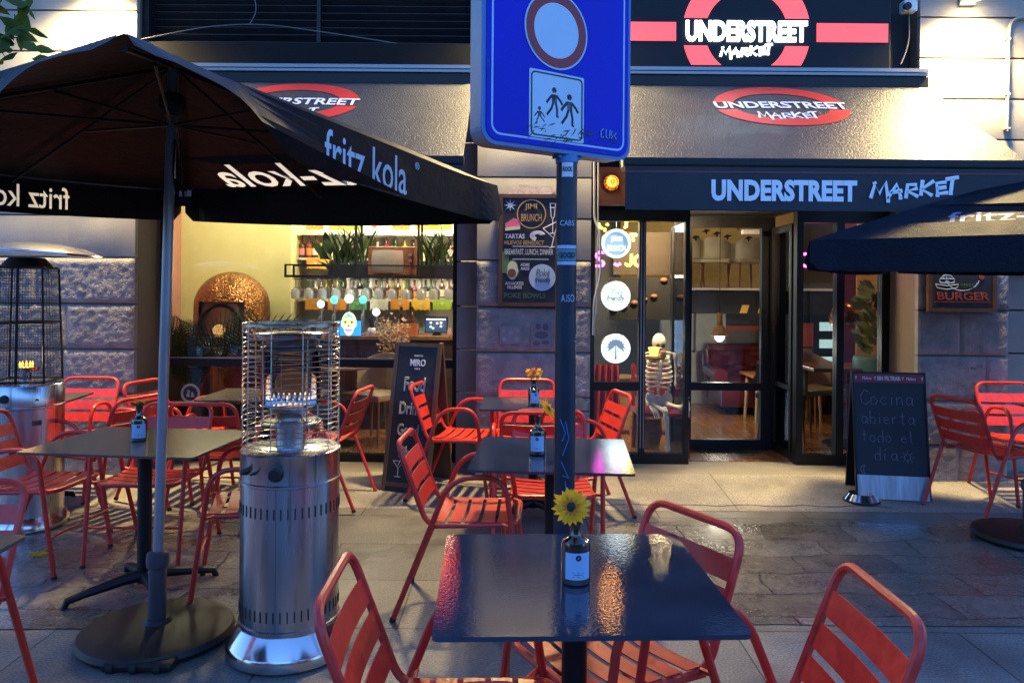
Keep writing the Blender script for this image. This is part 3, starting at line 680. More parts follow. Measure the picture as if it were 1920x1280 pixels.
# ================================================================== terrace furniture
M_red = mat('red_paint', (.58, .034, .022), .38, var=.20, scale=26, bump=.12, bscale=70, rvar=.16, chips=((.16, .02, .015), 38, .68))
M_rub = mat('black_rubber', (.012, .012, .012), .7)
def make_chair():
    t = thing('terrace_chair', 'x', 'chair')
    w_, a_ = .205, .255
    L = fillet([(-w_, .215, .435), (-w_, -.17, .415), (-w_, -.33, .785), (w_, -.33, .785), (w_, -.17, .415), (w_, .215, .435), ], .085, 7)
    fr = MB(); fr.tube(fillet([(-w_, -.17, .418)] + [(-w_, .225, .432), (w_, .225, .432)] + [(w_, -.17, .418)], .07, 6), .0125, 8)
    fr.tube(fillet([(-w_, -.05, .424), (-w_, -.185, .417), (-w_, -.325, .785), (w_, -.325, .785), (w_, -.185, .417), (w_, -.05, .424)], .075, 7), .0125, 8)
    for s in (-1, 1):
        fr.tube([(s*w_, .15, .43), (s*a_, .185, .435)], .009, 6); fr.tube([(s*w_, -.155, .43), (s*a_, -.15, .44)], .009, 6)
    fr.tube([(-a_, .235, .21), (a_, .235, .21)], .007, 6)
    fr.build('frame', M_red, t, True)
    # seat and backrest boards with gently dished faces
    st = MB()
    for i in range(5):
        y0 = -.135+.073*i; k = 8
        vs = []
        for (dz, rng) in ((0, 1), (-.004, 1)):
            for j in range(k+1):
                x = -w_+2*w_*j/k; z = .440+.0*j-.014*math.cos(PI*(j/k-.5)) + dz
                vs += [(x, y0-.0285, z), (x, y0+.0285, z)]
        q = 2*(k+1); fs = []
        for j in range(k): a = 2*j; fs += [(a, a+1, a+3, a+2), (q+a, q+a+2, q+a+3, q+a+1), (a, a+2, q+a+2, q+a), (a+1, q+a+1, q+a+3, a+3)]
        fs += [(0, q, q+1, 1), (2*k, 2*k+1, q+2*k+1, q+2*k)]
        st.add(vs, fs)
    st.build('seat', M_red, t)
    bk = MB(); up = V((0, -.14, .368)).normalized(); nn = V((0, .934, .357))
    for i in range(3):
        base = V((0, -.185, .417)) + up*(.105+.088*i); k = 8; vs = []
        for th in (0, .004):
            for j in range(k+1):
                x = -w_+2*w_*j/k; dn = -.014*math.cos(PI*(j/k-.5))+.006
                for h in (-.034, .034): vs.append(base + up*h + nn*(dn-th) + V((x, 0, 0)))
        q = 2*(k+1); fs = []
        for j in range(k): a = 2*j; fs += [(a, a+1, a+3, a+2), (q+a, q+a+2, q+a+3, q+a+1), (a, a+2, q+a+2, q+a), (a+1, q+a+1, q+a+3, a+3)]
        fs += [(0, q, q+1, 1), (2*k, 2*k+1, q+2*k+1, q+2*k)]
        bk.add(vs, fs)
    bk.build('backrest', M_red, t)
    for s in (-1, 1):
        P = fillet([(s*.245, -.33, .012), (s*a_, -.075, .648), (s*a_, .165, .655), (s*.25, .255, .012)], .10, 8)
        # one bent tube: rear leg, armrest, front leg - each its own piece, meeting inside the bends
        i1 = 5; i2 = len(P)-6
        rl = MB().tube(P[:i1+1], .0125, 8).build('leg', M_red, t, True); MB().cyl((s*.2452, -.3345, .0), (s*.2455, -.328, .018), .0145, n=8).build('foot_cap', M_rub, rl, True)
        MB().tube(P[i1:i2+1], .0125, 8).build('armrest', M_red, t, True)
        fl = MB().tube(P[i2:], .0125, 8).build('leg', M_red, t, True); MB().cyl((s*.25, .2555, .0), (s*.25, .2545, .018), .0145, n=8).build('foot_cap', M_rub, fl, True)
    return t
proto = make_chair(); first = [True]
def chair(x, y, fx, fy, label):
    """a chair whose sitter faces (fx, fy)"""
    rz = math.atan2(-fx, fy); loc = (x, y, gz(y))
    if first[0]:
        first[0] = False; proto.location = loc; proto.rotation_euler = (0, 0, rz); proto['label'] = label; proto['group'] = 'red terrace chairs'; return proto
    return dup(proto, loc, rz, label, 'red terrace chairs')
chair(-.10, 1.86, 1, .02, 'red chair at the left side of the front table, back slats beside the steel heater')
chair(.295, 2.24, -.87, -.50, 'red chair tucked diagonally under the far right corner of the front table')
chair(.545, 1.80, -1, 0, 'red slatted chair at the right side of the front table, nearest on the right')
chair(-.18, 3.66, 1, -.04, 'red chair in profile left of the middle table, turned toward it')
chair(.22, 4.13, 0, -1, 'red chair pushed under the far side of the middle table, before the post')
chair(-.35, 5.47, .98, -.2, 'red chair between the tall menu easel and the small table by the wall')
chair(.15, 4.70, 0, 1, 'red chair seen from behind, at the near side of the small table by the wall')
chair(.44, 5.20, -.98, -.2, 'red chair right of the small table by the wall, in front of the lit discs')
chair(.12, 5.48, 0, -1, 'red chair between the small table and the middle pilaster, only its top loop showing')
chair(-1.27, 3.78, -.93, -.25, 'red chair half hidden behind the steel heater, at the right of the left table')
chair(-2.55, 4.15, 1, -.05, 'red chair at the left of the left table, in front of the mesh sided heater')
chair(-2.0, 4.30, 0, -1, 'red chair at the far side of the left table, behind the parasol pole')
chair(-1.84, 4.93, .05, 1, 'red chair seen from behind, before the table under the bar window')
chair(-3.13, 5.42, .02, -1, 'red chair against the stone pilaster behind the far left table')
chair(-2.66, 4.98, -.95, .3, 'red chair right of the far left table with its tilted back turned to us')
chair(-2.34, 5.46, .97, -.2, 'red chair left of the table under the bar window, near the brown reveal')
chair(-1.33, 5.34, -.98, .12, 'red chair right of the steel heater with slatted back leaning toward the easel')
chair(3.26, 5.20, .97, .25, 'red chair in front of the right pilaster beside the right easel')
chair(3.72, 5.50, 0, -1, 'red chair at the far right behind the right hand table')
chair(-1.93, 2.42, 0, -1, 'red chair at the far side of the table cut off by the left picture edge')
chair(-1.53, 1.62, .05, 1, 'red chair at the lower left corner with only arm and leg showing')

M_top = mat('wet_dark_tabletop', (.022, .032, .055), .030, var=.3, scale=5, bump=.04, bscale=120, rvar=.02, spec=.9)
M_top2 = mat('dry_dark_tabletop', (.065, .058, .045), .24, var=.2, scale=5, bump=.08, bscale=160, rvar=.06, spec=.8)
def table(x, y, wx, wy, rz, label, m=None, gzv=0.0, lean=0.0):
    t = thing('terrace_table', label, 'table', (x, y, gzv), rz, 'dark terrace tables')
    mb = MB(); P_ = rrect(wx, wy, .018, 4); mb.prism(P_, (0, 0, .726), (1, 0, 0), (0, 1, 0), .011); tt = mb.build('tabletop', m or M_top, t)
    if lean: tt.rotation_euler = (lean, 0, 0); tt.location = (0, .736*math.sin(lean), .736*(1-math.cos(lean)))
    MB().span((-.11, -.11, .708), (.11, .11, .7255)).build('bracket', M_black, t)
    MB().cyl((0, 0, .05), (0, 0, .708), .033, n=20).build('stem', M_black, t, True)
    for k in range(4):
        a = PI/4 + PI/2*k; d = V((math.cos(a), math.sin(a), 0))
        mb = MB(); mb.tube([d*.02+V((0, 0, .085)), d*.10+V((0, 0, .078)), d*.26+V((0, 0, .052)), d*.33+V((0, 0, .036)), d*.345+V((0, 0, .0))], [.03, .026, .02, .018, .015], 8); mb.build('foot', M_black, t, True)
    return t
table(.17, 2.005, .70, .695, math.radians(2), 'wet dark square table in the foreground with the sunflower bottle')
table(.19, 3.52, .70, .66, math.radians(-4), 'wet dark table in the middle, mirroring pink and yellow neon, behind the post', lean=math.radians(1.4))
table(.15, 5.09, .69, .58, math.radians(-1), 'small dark table by the middle pilaster with the orange flowers', gzv=0.0)
table(-1.78, 3.74, .84, .66, math.radians(-6), 'dry dark brown table behind the left parasol pole', M_top2)
table(-1.78, 1.96, .70, .66, math.radians(3), 'table corner cut off by the left picture edge', M_top2)
table(-3.27, 5.12, .70, .60, math.radians(8), 'dark table at the far left behind the mesh sided heater', M_top2)
table(-1.72, 5.42, .80, .62, math.radians(0), 'dark table under the bar window behind the heater cage', M_top2)
table(3.80, 4.98, .70, .66, math.radians(0), 'dark table at the right picture edge between red chairs')

# ------------------------------------------------------------------ bottles with flowers
M_amber = mat('brown_bottle_glass', (.018, .006, .003), .06, var=.1, spec=.8, coat=.6)
M_label = mat('pale_blue_label', (.34, .52, .74), .6, var=.04)
M_stem = mat('green_stem', (.05, .11, .02), .6); M_petal = see_through('yellow_petal', (.90, .56, .015), .5); M_pinner = see_through('orange_petal', (.85, .26, .01), .4); M_seed = mat('seed_head', (.03, .025, .012), .9, var=.4, scale=300, bump=.6, bscale=250)
def bottle(x, y, rz, label, h=.165, z=.737):
    t = thing('bottle', label, 'bottle', (x, y, z), rz, 'brown glass bottles used as vases'); k = h/.165
    MB().lathe([(.001, 0), (.032, 0), (.037, .004), (.037, .095), (.034, .107), (.018, .117), (.014, .124), (.0135, .150), (.0165, .152), (.0165, .165), (.011, .165), (.011, .14), (.001, .139)], (0, 0, 0), 28, Matrix.Diagonal((1, 1, k))).build('glass_body', M_amber, t, True)
    l = MB(); l.lathe([(.0374, .018*k), (.0374, .085*k)], (0, 0, 0), 20, a0=-PI/2-.95, a1=-PI/2+.95); lo = l.build('label', M_label, t, True)
    q = MB(); o = V((0, -.0378, 0))
    def on(mb, poly, cx, cz): mb.add([V((.0379*math.sin((cx+p[0])/.0379), -.0379*math.cos((cx+p[0])/.0379), cz+p[1])) for p in poly], [tuple(range(len(poly)))])
    on(q, circ(.0075, 16), 0, .073*k)
    for i, wd in enumerate((.030, .024, .03)): on(q, [(-wd/2, -.0007), (0, -.0007), (wd/2, -.0007), (wd/2, .0007), (0, .0007), (-wd/2, .0007)], 0, (.036-.005*i)*k)
    q.build('print', M_chalk, lo)
    return t
bottle(.168, 1.965, .12, 'brown bottle with pale blue label on the front table, holding the sunflower')
bottle(.122, 3.50, -.1, 'brown bottle with pale label on the middle table, left of the post', .17)
bottle(.147, 5.00, .3, 'brown bottle on the small table by the wall, holding orange flowers', .165)
bottle(-1.81, 3.74, .35, 'brown bottle on the left table beside the parasol pole', .165)
def flower(c, axis, r, label, m1=None, m2=None, n=17, stem_to=None, name='sunflower', curl=.25):
    a = V(axis).normalized(); e1 = a.orthogonal().normalized(); e2 = a.cross(e1)
    t = thing(name, label, 'flower', c, 0)
    for layer, (rr, rot, mt, lift) in enumerate(((r, 0, m1 or M_petal, 0), (r*.82, .5, m1 or M_petal, r*.1), (r*.5, .2, m2 or M_pinner, r*.16))):
        mb = MB(); nn = n if layer < 2 else 12
        for i in range(nn):
            ang = 2*PI*(i+rot)/nn + random.uniform(-.08, .08); d = e1*math.cos(ang)+e2*math.sin(ang); s = d.cross(a); R = rr*random.uniform(.88, 1.06); dz = random.uniform(-.12, .22)*R*curl*4
            vs = []; rows = [(.22, .07), (.5, .155), (.78, .12), (1.0, .012)]
            for f, wv in rows:
                cc = d*(R*f) + a*(lift + dz*f*f); vs += [cc - s*(R*wv), cc + a*(R*.035), cc + s*(R*wv)]
            fs = []
            for j in range(3):
                b = 3*j; fs += [(b, b+1, b+4, b+3), (b+1, b+2, b+5, b+4)]
            mb.add(vs, fs)
        mb.build('petals', mt, t, True)
    M3 = Matrix((e1, e2, a)).transposed()
    MB().lathe([(.001, r*.24), (r*.16, r*.22), (r*.27, r*.14), (r*.28, r*.02), (.001, 0)], (0, 0, 0), 18, M3).build('seed_head', M_seed, t, True)
    if stem_to is not None:
        p = V(stem_to)-V(c); MB().tube([a*-.002, a*(-r*.5)+p*.25, p*.7 + a*(-r*.2), p], .0035, 6).build('stem', M_stem, t, True)
    return t
bz = .737
flower(PX(1071, 950, 1.93), (-.12, -.95, .30), .051, 'yellow sunflower with dark centre in the bottle on the front table', stem_to=(.168, 1.965, bz+.10))
flower((.165, 3.50, bz+.205), (.75, -.25, .6), .055, 'yellow flower leaning sideways from the bottle on the middle table', stem_to=(.122, 3.50, bz+.11))
f3 = thing('flower_bunch', 'small bunch of orange flowers in the bottle on the small table by the wall', 'flowers', (.147, 5.0, bz+.12))
for k, (dx, dz, dy) in enumerate(((-.035, .095, 0), (.0, .105, -.01), (.035, .10, 0), (-.02, .07, -.02), (.025, .075, -.02))):
    mb = MB()
    for i in range(9):
        a = 2*PI*i/9; d = V((math.cos(a), -.4, math.sin(a))); mb.add([V((dx, dy, dz)), V((dx, dy, dz))+d*.015+V((.006, 0, .004)), V((dx, dy, dz))+d*.026, V((dx, dy, dz))+d*.015-V((.006, 0, .004))], [(0, 1, 2, 3)])
    mb.ball((dx, dy-.003, dz), .007, 8); mb.build('blossom', M_pinner if k % 2 else M_petal, f3); MB().tube([(0, 0, -.03), (dx*.6, dy, dz*.6), (dx, dy, dz)], .002, 5).build('stem', M_stem, f3)
f4 = thing('wilted_flower', 'drooping green and yellow flower in the bottle on the left table', 'flower', (-1.81, 3.74, bz+.12))
mb = MB()
for i in range(9):
    a = 2*PI*i/9; d = V((math.cos(a), math.sin(a)*.8, random.uniform(-.35, .5))); c0 = V((0, 0, .075)); s = V((-d.y, d.x, 0))*.12; L_ = random.uniform(.045, .075)
    mb.add([c0, c0+d*L_*.5+s*L_, c0+d*L_, c0+d*L_*.5-s*L_], [(0, 1, 2, 3)])
mb.build('petals', M_petal, f4)
mb = MB()
for i in range(6):
    a = i*1.1; d = V((math.cos(a)*.5, math.sin(a)*.5, .35)); mb.add([(0, 0, .04), V((0, 0, .04))+d*.05+V((.012, 0, 0)), V((0, 0, .04))+d*.09, V((0, 0, .04))+d*.05-V((.012, 0, 0))], [(0, 1, 2, 3)])
mb.build('leaves', M_stem, f4); MB().tube([(0, 0, -.03), (.003, 0, .03), (0, 0, .075)], .005, 6).build('stem', M_stem, f4)

# ------------------------------------------------------------------ steel patio heater
M_steel = mat('brushed_stainless', (.50, .50, .53), .26, 1.0, var=.10, scale=3, stretch=(14, 14, .5), rvar=.07, chips=((.32, .30, .28), 2.2, .60))
M_steel2 = mat('polished_steel', (.62, .60, .58), .16, 1.0, var=.06)
M_wire = mat('chrome_wire', (.65, .6, .52), .2, 1.0)
hp = PX(541, 1218, 3.16)
h = thing('patio_heater', 'tall cylindrical stainless steel gas heater with burning flame inside a wire cage', 'patio heater', (hp.x, 3.17, 0))
MB().lathe([(.225, 0), (.248, .012), (.25, .045), (.243, .06), (.205, .118), (.200, .125)], (0, 0, 0), 56).build('base', M_steel2, h, True)
R = .197
MB().lathe([(R, .12), (R, .135), (R+.005, .138), (R+.005, .146), (R, .149), (R, .700)], (0, 0, 0), 64).build('body', M_steel, h, True)
MB().lathe([(R-.002, .700), (R+.006, .703), (R+.006, .712), (R+.001, .716), (R+.001, .822), (R+.004, .826), (R-.004, .832), (.001, .835)], (0, 0, 0), 64).build('control_head', M_steel, h, True)
MB().span((-.001, -R-.0015, .15), (.001, -R+.003, .70)).build('seam', mat('steel_seam', (.25, .25, .27), .3, 1), h)
mb = MB()
for z in (.205, .605):
    for i in range(46):
        a = 2*PI*i/46+.03; mb.box((R*math.cos(a), R*math.sin(a), z), (.004, .005, .042), Rz(a))
mb.build('vent_slots', M_rub, h)
for dx, r in ((-.135, .013), (-.085, .006), (0.0, .026)):
    a = -PI/2 + dx/R*1.05; M = Rz(a+PI/2) @ Rx(PI/2); d = V((math.cos(a), math.sin(a), 0))
    MB().lathe([(r*1.15, 0), (r*1.15, .004), (r, .006), (r*.9, .026), (.001, .028)], d*(R)+V((0, 0, .762)), 18, M).build('knob', mat('black_knob', (.012, .012, .014), .35), h, True)
cg = MB(); Rc = .192
for k in range(23): 
    z = .852+.0215*k; cg.tube([((Rc+.002*math.sin(k*2.1+j*.9))*math.cos(2*PI*j/44), (Rc+.002*math.sin(k*2.1+j*.9))*math.sin(2*PI*j/44), z+.003*math.sin(j*.7+k)) for j in range(44)], .0022, 5, closed=True)
for j in range(10): a = 2*PI*(j+.3)/10; cg.tube([(Rc*math.cos(a), Rc*math.sin(a), .835), (Rc*math.cos(a), Rc*math.sin(a), 1.34)], .0022, 5)
for z in (1.338, 1.332): cg.tube([(Rc*math.cos(2*PI*j/44), Rc*math.sin(2*PI*j/44), z+.002*math.sin(j*2.2)) for j in range(44)], .004, 6, closed=True)
cg.build('cage', M_wire, h, True)
MB().cyl((0, 0, .835), (0, 0, .93), .06, n=28).build('gas_pipe', M_steel, h, True)
MB().lathe([(.06, .925), (.125, .932), (.125, .938), (.06, .942)], (0, 0, 0), 36).build('heat_plate', M_steel2, h, True)
MB().lathe([(.05, .942), (.055, .95), (.085, .985), (.092, 1.0), (.118, 1.004), (.118, 1.012), (.085, 1.013), (.001, 1.0)], (0, 0, 0), 36).build('burner_cup', M_steel2, h, True)
fb = MB(); ft_ = MB()
for i in range(26):
    a = 2*PI*i/26; c0 = V((.096*math.cos(a), .096*math.sin(a), 1.016)); hh = random.uniform(.020, .026) + (.014 if i == 20 else 0)
    fb.lathe([(.004, 0), (.007, .006), (.005, .014), (.001, .02)], c0, 7); ft_.lathe([(.003, .014), (.0042, .018), (.0028, hh-.003), (.0008, hh+.003)], c0, 7)
fb.build('blue_flame', glow('flame_blue', (.10, .36, 1.0), .8), h, True); ft_.build('orange_flame', glow('flame_orange', (1.0, .58, .25), 2.4), h, True)
MB().lathe([(.118, 1.014), (.118, 1.225)], (0, 0, 0), 40).build('glass_chimney', glassy('heater_glass', (.50, .48, .47), 1.45, (.8, .8, .8), .03, 1.0), h, True)
MB().lathe([(.118, 1.226), (.122, 1.228), (.122, 1.242), (.10, 1.246), (.10, 1.275)], (0, 0, 0), 36).build('chimney_band', mat('burnt_steel', (.09, .08, .075), .35, .9, var=.3, scale=10), h, True)
MB().lathe([(.12, 1.276), (.15, 1.28), (.155, 1.296), (.15, 1.30), (.001, 1.305)], (0, 0, 0), 40).build('reflector', M_steel2, h, True)
mb = MB()
for j in range(4): a = PI/4+PI/2*j; mb.cyl((.125*math.cos(a), .125*math.sin(a), .94), (.125*math.cos(a), .125*math.sin(a), 1.285), .004, n=6)
mb.build('support_rods', M_wire, h, True)
lamp('POINT', 'flame_light', h, (0, 0, 1.06), .5, (1, .45, .15), .08)

# ------------------------------------------------------------------ heater with mesh sides, left
h = thing('patio_heater', 'steel heater with square black mesh tower and tilted round reflector, far left', 'patio heater', (-3.02, 4.78, 0), math.radians(12))
MB().lathe([(.22, 0), (.245, .01), (.245, .045), (.215, .09)], (0, 0, 0), 48).build('base', M_steel2, h, True)
MB().lathe([(.212, .088), (.212, .74), (.218, .745), (.218, .755), (.213, .76), (.213, .875), (.205, .885), (.001, .89)], (0, 0, 0), 56).build('body', M_steel, h, True)
for a_, r_, z_ in ((-1.75, .022, .81), (-1.45, .03, .48), (-1.2, .007, .48), (-.95, .006, .80)):
    d = V((math.cos(a_), math.sin(a_), 0)); MB().lathe([(r_*1.2, 0), (r_*1.2, .004), (r_, .02), (.001, .022)], d*.213+V((0, 0, z_)), 16, Rz(a_+PI/2) @ Rx(PI/2)).build('knob', MATS['black_knob'], h, True)
mb = MB()
for i in range(7): a = -1.05+.035*i; mb.box((.2135*math.cos(a), .2135*math.sin(a), .66), (.004, .004, .03), Rz(a))
mb.build('vent_slots', M_rub, h)
tw = MB(); q0, q1 = .155, .135; za, zb = .89, 1.60
for sx in (-1, 1):
    for sy in (-1, 1): tw.cyl((sx*q0, sy*q0, za), (sx*q1, sy*q1, zb), .007, n=6)
for z, q in ((za+.01, q0), (1.26, (q0+q1)/2+.001), (zb, q1)):
    for s in (-1, 1): tw.cyl((-q, s*q, z), (q, s*q, z), .0065, n=6); tw.cyl((s*q, -q, z), (s*q, q, z), .0065, n=6)
tw.cyl((0, -q0, za), (0, -q1, zb), .009, n=6)
tw.build('tower_frame', M_black, h, True)
ms = MB()
def meshwire(a, b, n1, n2):
    for i in range(1, n1): u = i/n1; ms.tube([a[0].lerp(a[1], u), b[0].lerp(b[1], u)], .0011, 3, caps=False)
    for j in range(1, n2): v_ = j/n2; ms.tube([a[0].lerp(b[0], v_), a[1].lerp(b[1], v_)], .0011, 3, caps=False)
cs = [(-1, -1), (1, -1), (1, 1), (-1, 1)]
for k in range(4):
    (ax_, ay_), (bx_, by_) = cs[k], cs[(k+1) % 4]
    meshwire([V((ax_*q0, ay_*q0, za)), V((bx_*q0, by_*q0, za))], [V((ax_*q1, ay_*q1, zb)), V((bx_*q1, by_*q1, zb))], 18, 42)
ms.build('wire_mesh', M_black, h)
MB().lathe([(.03, .89), (.03, .95), (.075, .965), (.08, .985), (.001, .99)], (0, 0, 0), 20).build('burner', M_steel2, h, True)
mb = MB(); 
for i in range(10): a = 2*PI*i/10; mb.lathe([(.004, 0), (.007, .008), (.004, .018), (.001, .028)], ((.036*math.cos(a)), .036*math.sin(a), .99), 7)
mb.build('orange_flame', glow('flame_yellow', (1, .62, .10), 1.2), h, True)
MB().cyl((0, 0, 1.60), (0, 0, 1.66), .15, .10, 24).build('hood', M_black, h, True)
MB().lathe([(.33, -.012), (.325, .0), (.22, .035), (.08, .052), (.001, .055), (.001, .045), (.22, .024), (.32, -.014)], (.10, 0, 1.70), 48, Ry(math.radians(4))).build('reflector', M_steel2, h, True)
lamp('POINT', 'flame_light', h, (0, 0, 1.05), 1.2, (1, .5, .15), .06)

# ------------------------------------------------------------------ parasols
M_cloth = mat('black_parasol_cloth', (.0085, .009, .012), .55, var=.2, scale=10, bump=.45, bscale=16, spec=.15)
M_cloth2 = mat('navy_parasol_cloth', (.007, .009, .016), .62, var=.2, scale=10, bump=.6, bscale=90, spec=.12)
M_pole = mat('blue_grey_pole', (.30, .31, .34), .32, .5, var=.08)
M_base = mat('black_plastic_base', (.009, .008, .007), .5, var=.3, scale=9, bump=.1, bscale=120)
M_print2 = see_through('parasol_print', (.80, .78, .68), .62); M_blueprint = mat('bluish_print', (.62, .74, .88), .6, var=.05)
def parasol(base, cs, apex, hv, label, marks, tilt=(0, 0), mcloth=M_cloth, sleeve=True, flare=False):
    """cs: four world corners of the canopy edge, going round; hv(edge, u): valance drop"""
    B = V(base); t = thing('parasol', label, 'parasol', B); cs = [V(c) - B for c in cs]; A = V(apex) - B
    cm = MB(); nu, nv = 18, 10
    def edge(a, b, u): return a.lerp(b, u) + V((0, 0, -.022*math.sin(PI*min(1, max(0, u)))**.8))
    def panel(k, u, v_):
        p = edge(cs[k], cs[(k+1) % 4], u).lerp(A, v_); p.z -= .035*math.sin(PI*u)*(1-v_)*v_*2.2 - .05*(v_*(1-v_)); return p
    letters = []
    for k in range(4):
        a, b = cs[k], cs[(k+1) % 4]; mk = [q for q in marks if q[0] == 'panel' and q[1] == k]
        if not mk:
            vs = [panel(k, i/nu, j/nv) for j in range(nv+1) for i in range(nu+1)]
            cm.add(vs, [(j*(nu+1)+i, j*(nu+1)+i+1, (j+1)*(nu+1)+i+1, (j+1)*(nu+1)+i) for j in range(nv) for i in range(nu)]); continue
        _, _, u, v0, wd, ht, body, m = mk[0]
        d = (b-a).normalized(); up = A-a; up = (up-d*up.dot(d)).normalized(); out = d.cross(up)
        if out.z < 0: d = -d; out = -out; org = b
        else: org = a
        rim3 = [panel(k, i/nu, 0) for i in range(nu+1)] + [panel(k, 1, j/nv) for j in range(1, nv)] + [panel(k, .5, 1)] + [panel(k, 0, j/nv) for j in range(nv-1, 0, -1)]
        rim2 = [((q-org).dot(d), (q-org).dot(up)) for q in rim3]; c3 = panel(k, u, v0); c2 = ((c3-org).dot(d), (c3-org).dot(up)); off = (c3-org).dot(out)
        P_, F_, loops = text2d(body, wd, ht, .012); loops = [[(x+c2[0], y+c2[1]) for x, y in l] for l in loops]
        p2, f2 = cut_sheet(rim2, loops)
        cm.add(rim3 + [org+d*x+up*y+out*off for x, y in p2[len(rim3):]], f2)
        lb = MB(); lb.add([org+d*(x+c2[0])+up*(y+c2[1])+out*off for x, y in P_], F_); letters.append((lb, m, None))
    canopy = cm.build('canopy', mcloth, t)
    for lb, m, _ in letters: lb.build('lettering', m, canopy)
    vals = []
    for k in range(4):
        a, b = cs[k], cs[(k+1) % 4]; d = (b-a).normalized(); out = V((d.y, -d.x, 0)); n = 40; m = 5; Ln = (b-a).length
        def vpt(u, f, fw=1.0):      # u along the edge, f down the drop
            e = edge(a, b, u); hh = hv(k, u); rr = min(u, 1-u)*Ln; cut = .75+.25*min(1, rr/.05)
            wv = (.010*math.sin(u*21+k*2)+.006*math.sin(u*47+k))*f*min(1, max(0, abs(u-.5)-.30)/.08)
            dn = u*Ln if k == 0 else ((1-u)*Ln if k == 3 else 9); kick = .085*math.exp(-((dn-.30)/.22)**2)*f if flare else 0
            return e + V((0, 0, -hh*cut*f + .001 + kick*.35)) + out*(.006+wv+kick + .02*f*min(1, max(0, abs(u-.5)-.42)/.04))
        mk = [q for q in marks if q[0] == 'valance' and q[1] == k]; vb = MB(); spans = [(0, 1)]; lb = None
        if mk:
            _, _, uc, fc, wd, ht, body, mm = mk[0]; u0, u1 = uc-.30, uc+.30; spans = [(0, u0), (u1, 1)]
            flip = out.cross(V((0, 0, 1))).dot(d); sgn = 1 if d.cross(V((0, 0, 1))).dot(out) > 0 else -1
            hh = hv(k, uc); P_, F_, loops = text2d(body, wd/Ln*sgn, ht/hh, .006)
            loops = [[(x+uc, -y+fc) for x, y in l] for l in loops]; nn = 24
            outer = [(u0+(u1-u0)*i/nn, 0) for i in range(nn+1)] + [(u1, j/m) for j in range(1, m)] + [(u1-(u1-u0)*i/nn, 1) for i in range(nn+1)] + [(u0, j/m) for j in range(m-1, 0, -1)]
            # tessellate in metres so that triangles stay well shaped
            p2, f2 = cut_sheet([(x*Ln, y*hh) for x, y in outer], [[(x*Ln, y*hh) for x, y in l] for l in loops])
            vb.add([vpt(x/Ln, y/hh) for x, y in p2], f2); lb = MB(); lb.add([vpt(x+uc, -y+fc) for x, y in P_], F_)
        for s0, s1 in spans:
            nn = max(4, int(n*(s1-s0))); vs = [vpt(s0+(s1-s0)*i/nn, j/m) for j in range(m+1) for i in range(nn+1)]
            vb.add(vs, [(j*(nn+1)+i, j*(nn+1)+i+1, (j+1)*(nn+1)+i+1, (j+1)*(nn+1)+i) for j in range(m) for i in range(nn)])
        vo = vb.build('valance', mcloth, t); vals.append(vo)
        if lb: lb.build('lettering', mm, vo)
        if lb and k == 0 and flare: text('lettering', '®', mm, vo, vpt(.655, .20) + out*.004, d*sgn, (0, 0, 1), ht=.030, thick=.002)
    pt = V((tilt[0], tilt[1], 0))
    MB().tube([V((0, 0, .30)), A*.985], .021, 14).build('pole', M_pole, t, True)
    MB().tube([A*.90, A*.915, A*.935, A*.94], [.03, .052, .052, .03], 14).build('hub', M_black, t, True)
    for k in range(8):
        q = cs[k//2] if k % 2 == 0 else edge(cs[k//2], cs[(k//2+1) % 4], .5); e = q*.985 + V((0, 0, .010-.0)); s = A*.985
        rb = MB().tube([s + (e-s)*.03, e - V((0, 0, .012))], .008, 6).build('rib', M_black, t, True)
        mid = s.lerp(e, .5) - V((0, 0, .02)); MB().tube([A*.885, mid], .006, 6).build('strut', M_black, rb, True)
    MB().tube(fillet([A*.86+V((.02, -.01, 0)), A*.80+V((.035, -.05, 0)), A*.76+V((.05, -.05, 0)), A*.78+V((.055, -.02, 0)), A*.86+V((.04, 0, 0))], .02), .004, 5).build('crank_cord', M_black, t, True)
    if sleeve: MB().lathe([(.03, .05), (.036, .055), (.036, .30), (.044, .305), (.047, .33), (.044, .36), (.036, .365), (.024, .37)], (0, 0, 0), 22).build('base_tube', mat('grey_plastic_dark', (.05, .055, .065), .4), t, True)
    MB().lathe([(.300, .010), (.312, .028), (.302, .050), (.27, .060), (.06, .072), (.045, .09), (.001, .09)], (0, 0, 0), 48).build('base_plate', M_base, t, True)
    mb = MB(); mb.box((.06, -.265, .024), (.27, .09, .034), bev=.012); mb.build('foot_pedal', M_base, t)
    for x in (-.04, .05, .14): MB().cyl((x-.012, -.30, .020), (x+.012, -.30, .020), .020, n=12).build('wheel', M_rub, t, True)
    return t
Nc, Rcn, Fc, Lc = (-.99, 1.95, 2.125), (-.08, 3.70, 1.985), (-1.95, 4.55, 2.06), (-2.90, 2.85, 2.02)
def hv1(k, u):      # the near corner of the valance is blown up and curls short
    d = u if k == 0 else (1-u if k == 3 else 1)
    f = min(1, max(0, (d-.02)/.30)); f = f*f*(3-2*f); return .055 + .125*f
parasol((-1.49, 3.25, 0), [Nc, Rcn, Fc, Lc], (-1.44, 3.25, 2.45), hv1, 'open black parasol with white lettering, standing on a round base at the left',
        [('valance', 0, .50, .52, .48, .145, 'fritz kola', M_blueprint),
         ('valance', 2, .464, .52, .45, .112, 'fritz kola', M_print2), ('panel', 1, .50, .17, 1.2, .23, 'fritz-kola', M_print2)], flare=True)
c0 = V((3.13, 4.63, 0)); d = V((-1.46, -.33, 0)); e = V((.33, -1.46, 0))
